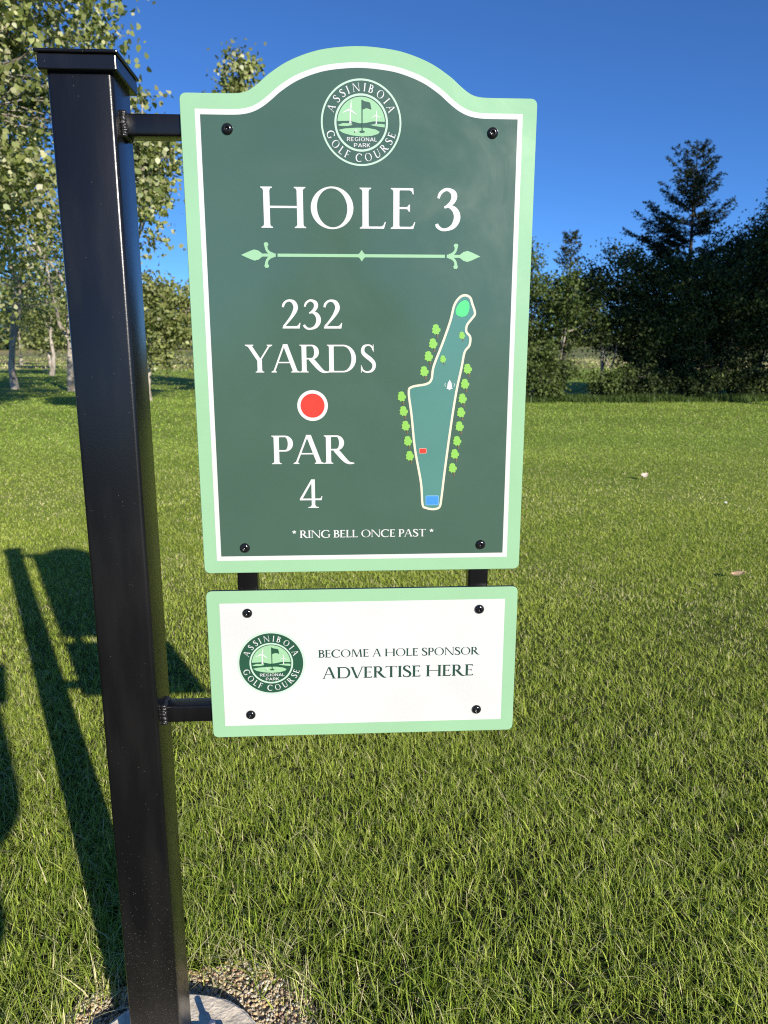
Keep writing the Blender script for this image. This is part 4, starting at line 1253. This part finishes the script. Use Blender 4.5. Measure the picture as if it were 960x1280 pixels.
# ------------------------------------------------------------------ the photographer, whose shadow and reflection show
def photographer():
    V, E_, Rd = [], [], []
    def chain(pts, start=None):
        prev = start
        for (x, y, z, r) in pts:
            V.append((x, y, z)); Rd.append(r)
            if prev is not None: E_.append((prev, len(V) - 1))
            prev = len(V) - 1
        return prev
    chain([(0, -.47, .90, .135)])
    c = chain([(0, -.475, 1.04, .150), (0, -.475, 1.20, .165), (0, -.47, 1.34, .165)], 0)
    nk = chain([(0, -.455, 1.455, .070), (0, -.440, 1.52, .058), (0, -.415, 1.58, .078), (0, -.400, 1.65, .094), (0, -.405, 1.72, .082), (0, -.41, 1.765, .045)], c)
    head = nk - 2
    chain([(0, -.312, 1.630, .013), (0, -.296, 1.615, .010)], head)                       # nose
    for s in (-1, 1):
        chain([(s*.094, -.415, 1.64, .016), (s*.102, -.425, 1.655, .010)], head)              # ears
        hip = chain([(s*.095, -.47, .86, .098), (s*.105, -.46, .66, .078), (s*.108, -.45, .47, .056), (s*.110, -.475, .26, .052), (s*.112, -.49, .06, .040)], 0)
        chain([(s*.115, -.44, .012, .040), (s*.125, -.35, -.002, .036), (s*.130, -.285, -.010, .026)], hip)
        if s > 0:
            w = chain([(.165, -.47, 1.405, .066), (.222, -.465, 1.24, .054), (.247, -.450, 1.00, .047), (.190, -.405, .95, .042), (.135, -.37, .895, .029), (.125, -.355, .865, .030)], c)
            pc = chain([(.120, -.345, .825, .030)], w)
            for q, (dx, ln) in enumerate(((-.024, .92), (-.008, 1.0), (.008, .95), (.022, .78))):
                chain([(.120 + dx, -.338, .788, .0095), (.118 + dx, -.330, .788 - .030*ln, .0088), (.116 + dx, -.334, .788 - .052*ln, .0080), (.114 + dx, -.345, .788 - .068*ln, .0070)], pc)
            chain([(.095, -.325, .822, .0105), (.085, -.312, .800, .0095), (.082, -.306, .778, .0085)], pc)
            continue
        w = chain([(s*.165, -.47, 1.405, .066), (s*.195, -.43, 1.18, .054), (s*.162, -.36, .915, .048), (s*.145, -.245, .985, .042), (s*.112, -.125, 1.105, .028), (s*.112 + .012, -.085, 1.135, .027)], c)
        pc = chain([(s*.088 + .020, -.052, 1.145, .026)], w)
        xe = .022 + s*.0375                                                                   # phone edge
        for q, (zz, ln) in enumerate(((1.185, .92), (1.164, 1.0), (1.143, .96), (1.123, .80))):
            chain([(xe + s*.018, -.028, zz - .004, .0095), (xe + s*.013, -.004 + .004*q*.5, zz, .0085), (xe - s*.004*ln, .010 - .002*q, zz + .001, .0080), (xe - s*.020*ln, .011 - .003*q, zz + .002, .0070)], pc)
        chain([(xe + s*.014, -.050, 1.175, .0105), (xe - s*.002, -.040, 1.192, .0095), (xe - s*.014, -.034, 1.203, .0085)], pc)   # thumb
    me = bpy.data.meshes.new('person'); me.from_pydata(V, E_, [])
    tmp = bpy.data.objects.new('person_skeleton', me); COL.objects.link(tmp)
    sk = tmp.modifiers.new('skin', 'SKIN'); sk.use_smooth_shade = True; sk.branch_smoothing = .6
    for k, sv in enumerate(me.skin_vertices[0].data): sv.radius = (Rd[k], Rd[k]*(.72 if k in (0, 1, 2, 3) else 1)); sv.use_root = (k == 0)
    sd = tmp.modifiers.new('smooth', 'SUBSURF'); sd.levels = 2; sd.render_levels = 2
    dg = bpy.context.evaluated_depsgraph_get()
    body = bpy.data.meshes.new_from_object(tmp.evaluated_get(dg))
    bpy.data.objects.remove(tmp)
    body.materials.clear()
    for m in (plain('skin', (.52, .33, .24), .5, .4), plain('navy_shirt', (.018, .022, .035), .85, .2, var=.2, scale=40), plain('grey_shorts', (.14, .13, .12), .85, .2, var=.2, scale=40), plain('white_shoe', (.6, .6, .6), .6), plain('dark_hair', (.03, .02, .015), .6), plain('eye', (.02, .02, .02), .2)): body.materials.append(m)
    for p in body.polygons:
        x, y, z = p.center; p.use_smooth = True
        ax = abs(x)
        if z > 1.52: p.material_index = 4 if (z > 1.70 or (y < -.43 and z > 1.58)) else 0
        elif z > .93 and (y < -.30): p.material_index = 1
        elif .46 < z <= .93: p.material_index = 2
        elif z < .06: p.material_index = 3
        else: p.material_index = 0
    o = bpy.data.objects.new('person', body); COL.objects.link(o)
    tag(o, 'person in dark shirt and shorts whose shadow reaches the lawn beside the post', 'person')
    for nm, mi, pts in (('eye', 5, ((-.032, -.318, 1.655), (.032, -.318, 1.655))), ('mouth', 0, ((0, -.322, 1.585),))):
        for q in pts:
            bm = bmesh.new(); bmesh.ops.create_icosphere(bm, subdivisions=2, radius=.009, matrix=Matrix.Translation(q) @ Matrix.Diagonal((2.0 if nm == 'mouth' else 1.2, .6, .7, 1)))
            bm_obj(nm, bm, body.materials[mi], o, True)
    # phone, its lens at the viewpoint
    ph = empty('phone', cam_o.location + Matrix.Rotation(math.pi/2 - .21334, 3, 'X') @ Vector((.022, -.055, .009)))
    ph.rotation_euler = cam_o.rotation_euler
    tag(ph, 'black phone held up in one hand facing the sign', 'phone')
    bm = bmesh.new(); box(bm, -.0375, .0375, -.077, .077, -.003, .0045, .003, 3); bm_obj('body', bm, M['bolt'], ph)
    bm = bmesh.new(); box(bm, -.0345, .0345, -.074, .074, .0047, .0052); bm_obj('screen', bm, plain('phone_screen', (.012, .012, .014), .08), ph)
photographer()
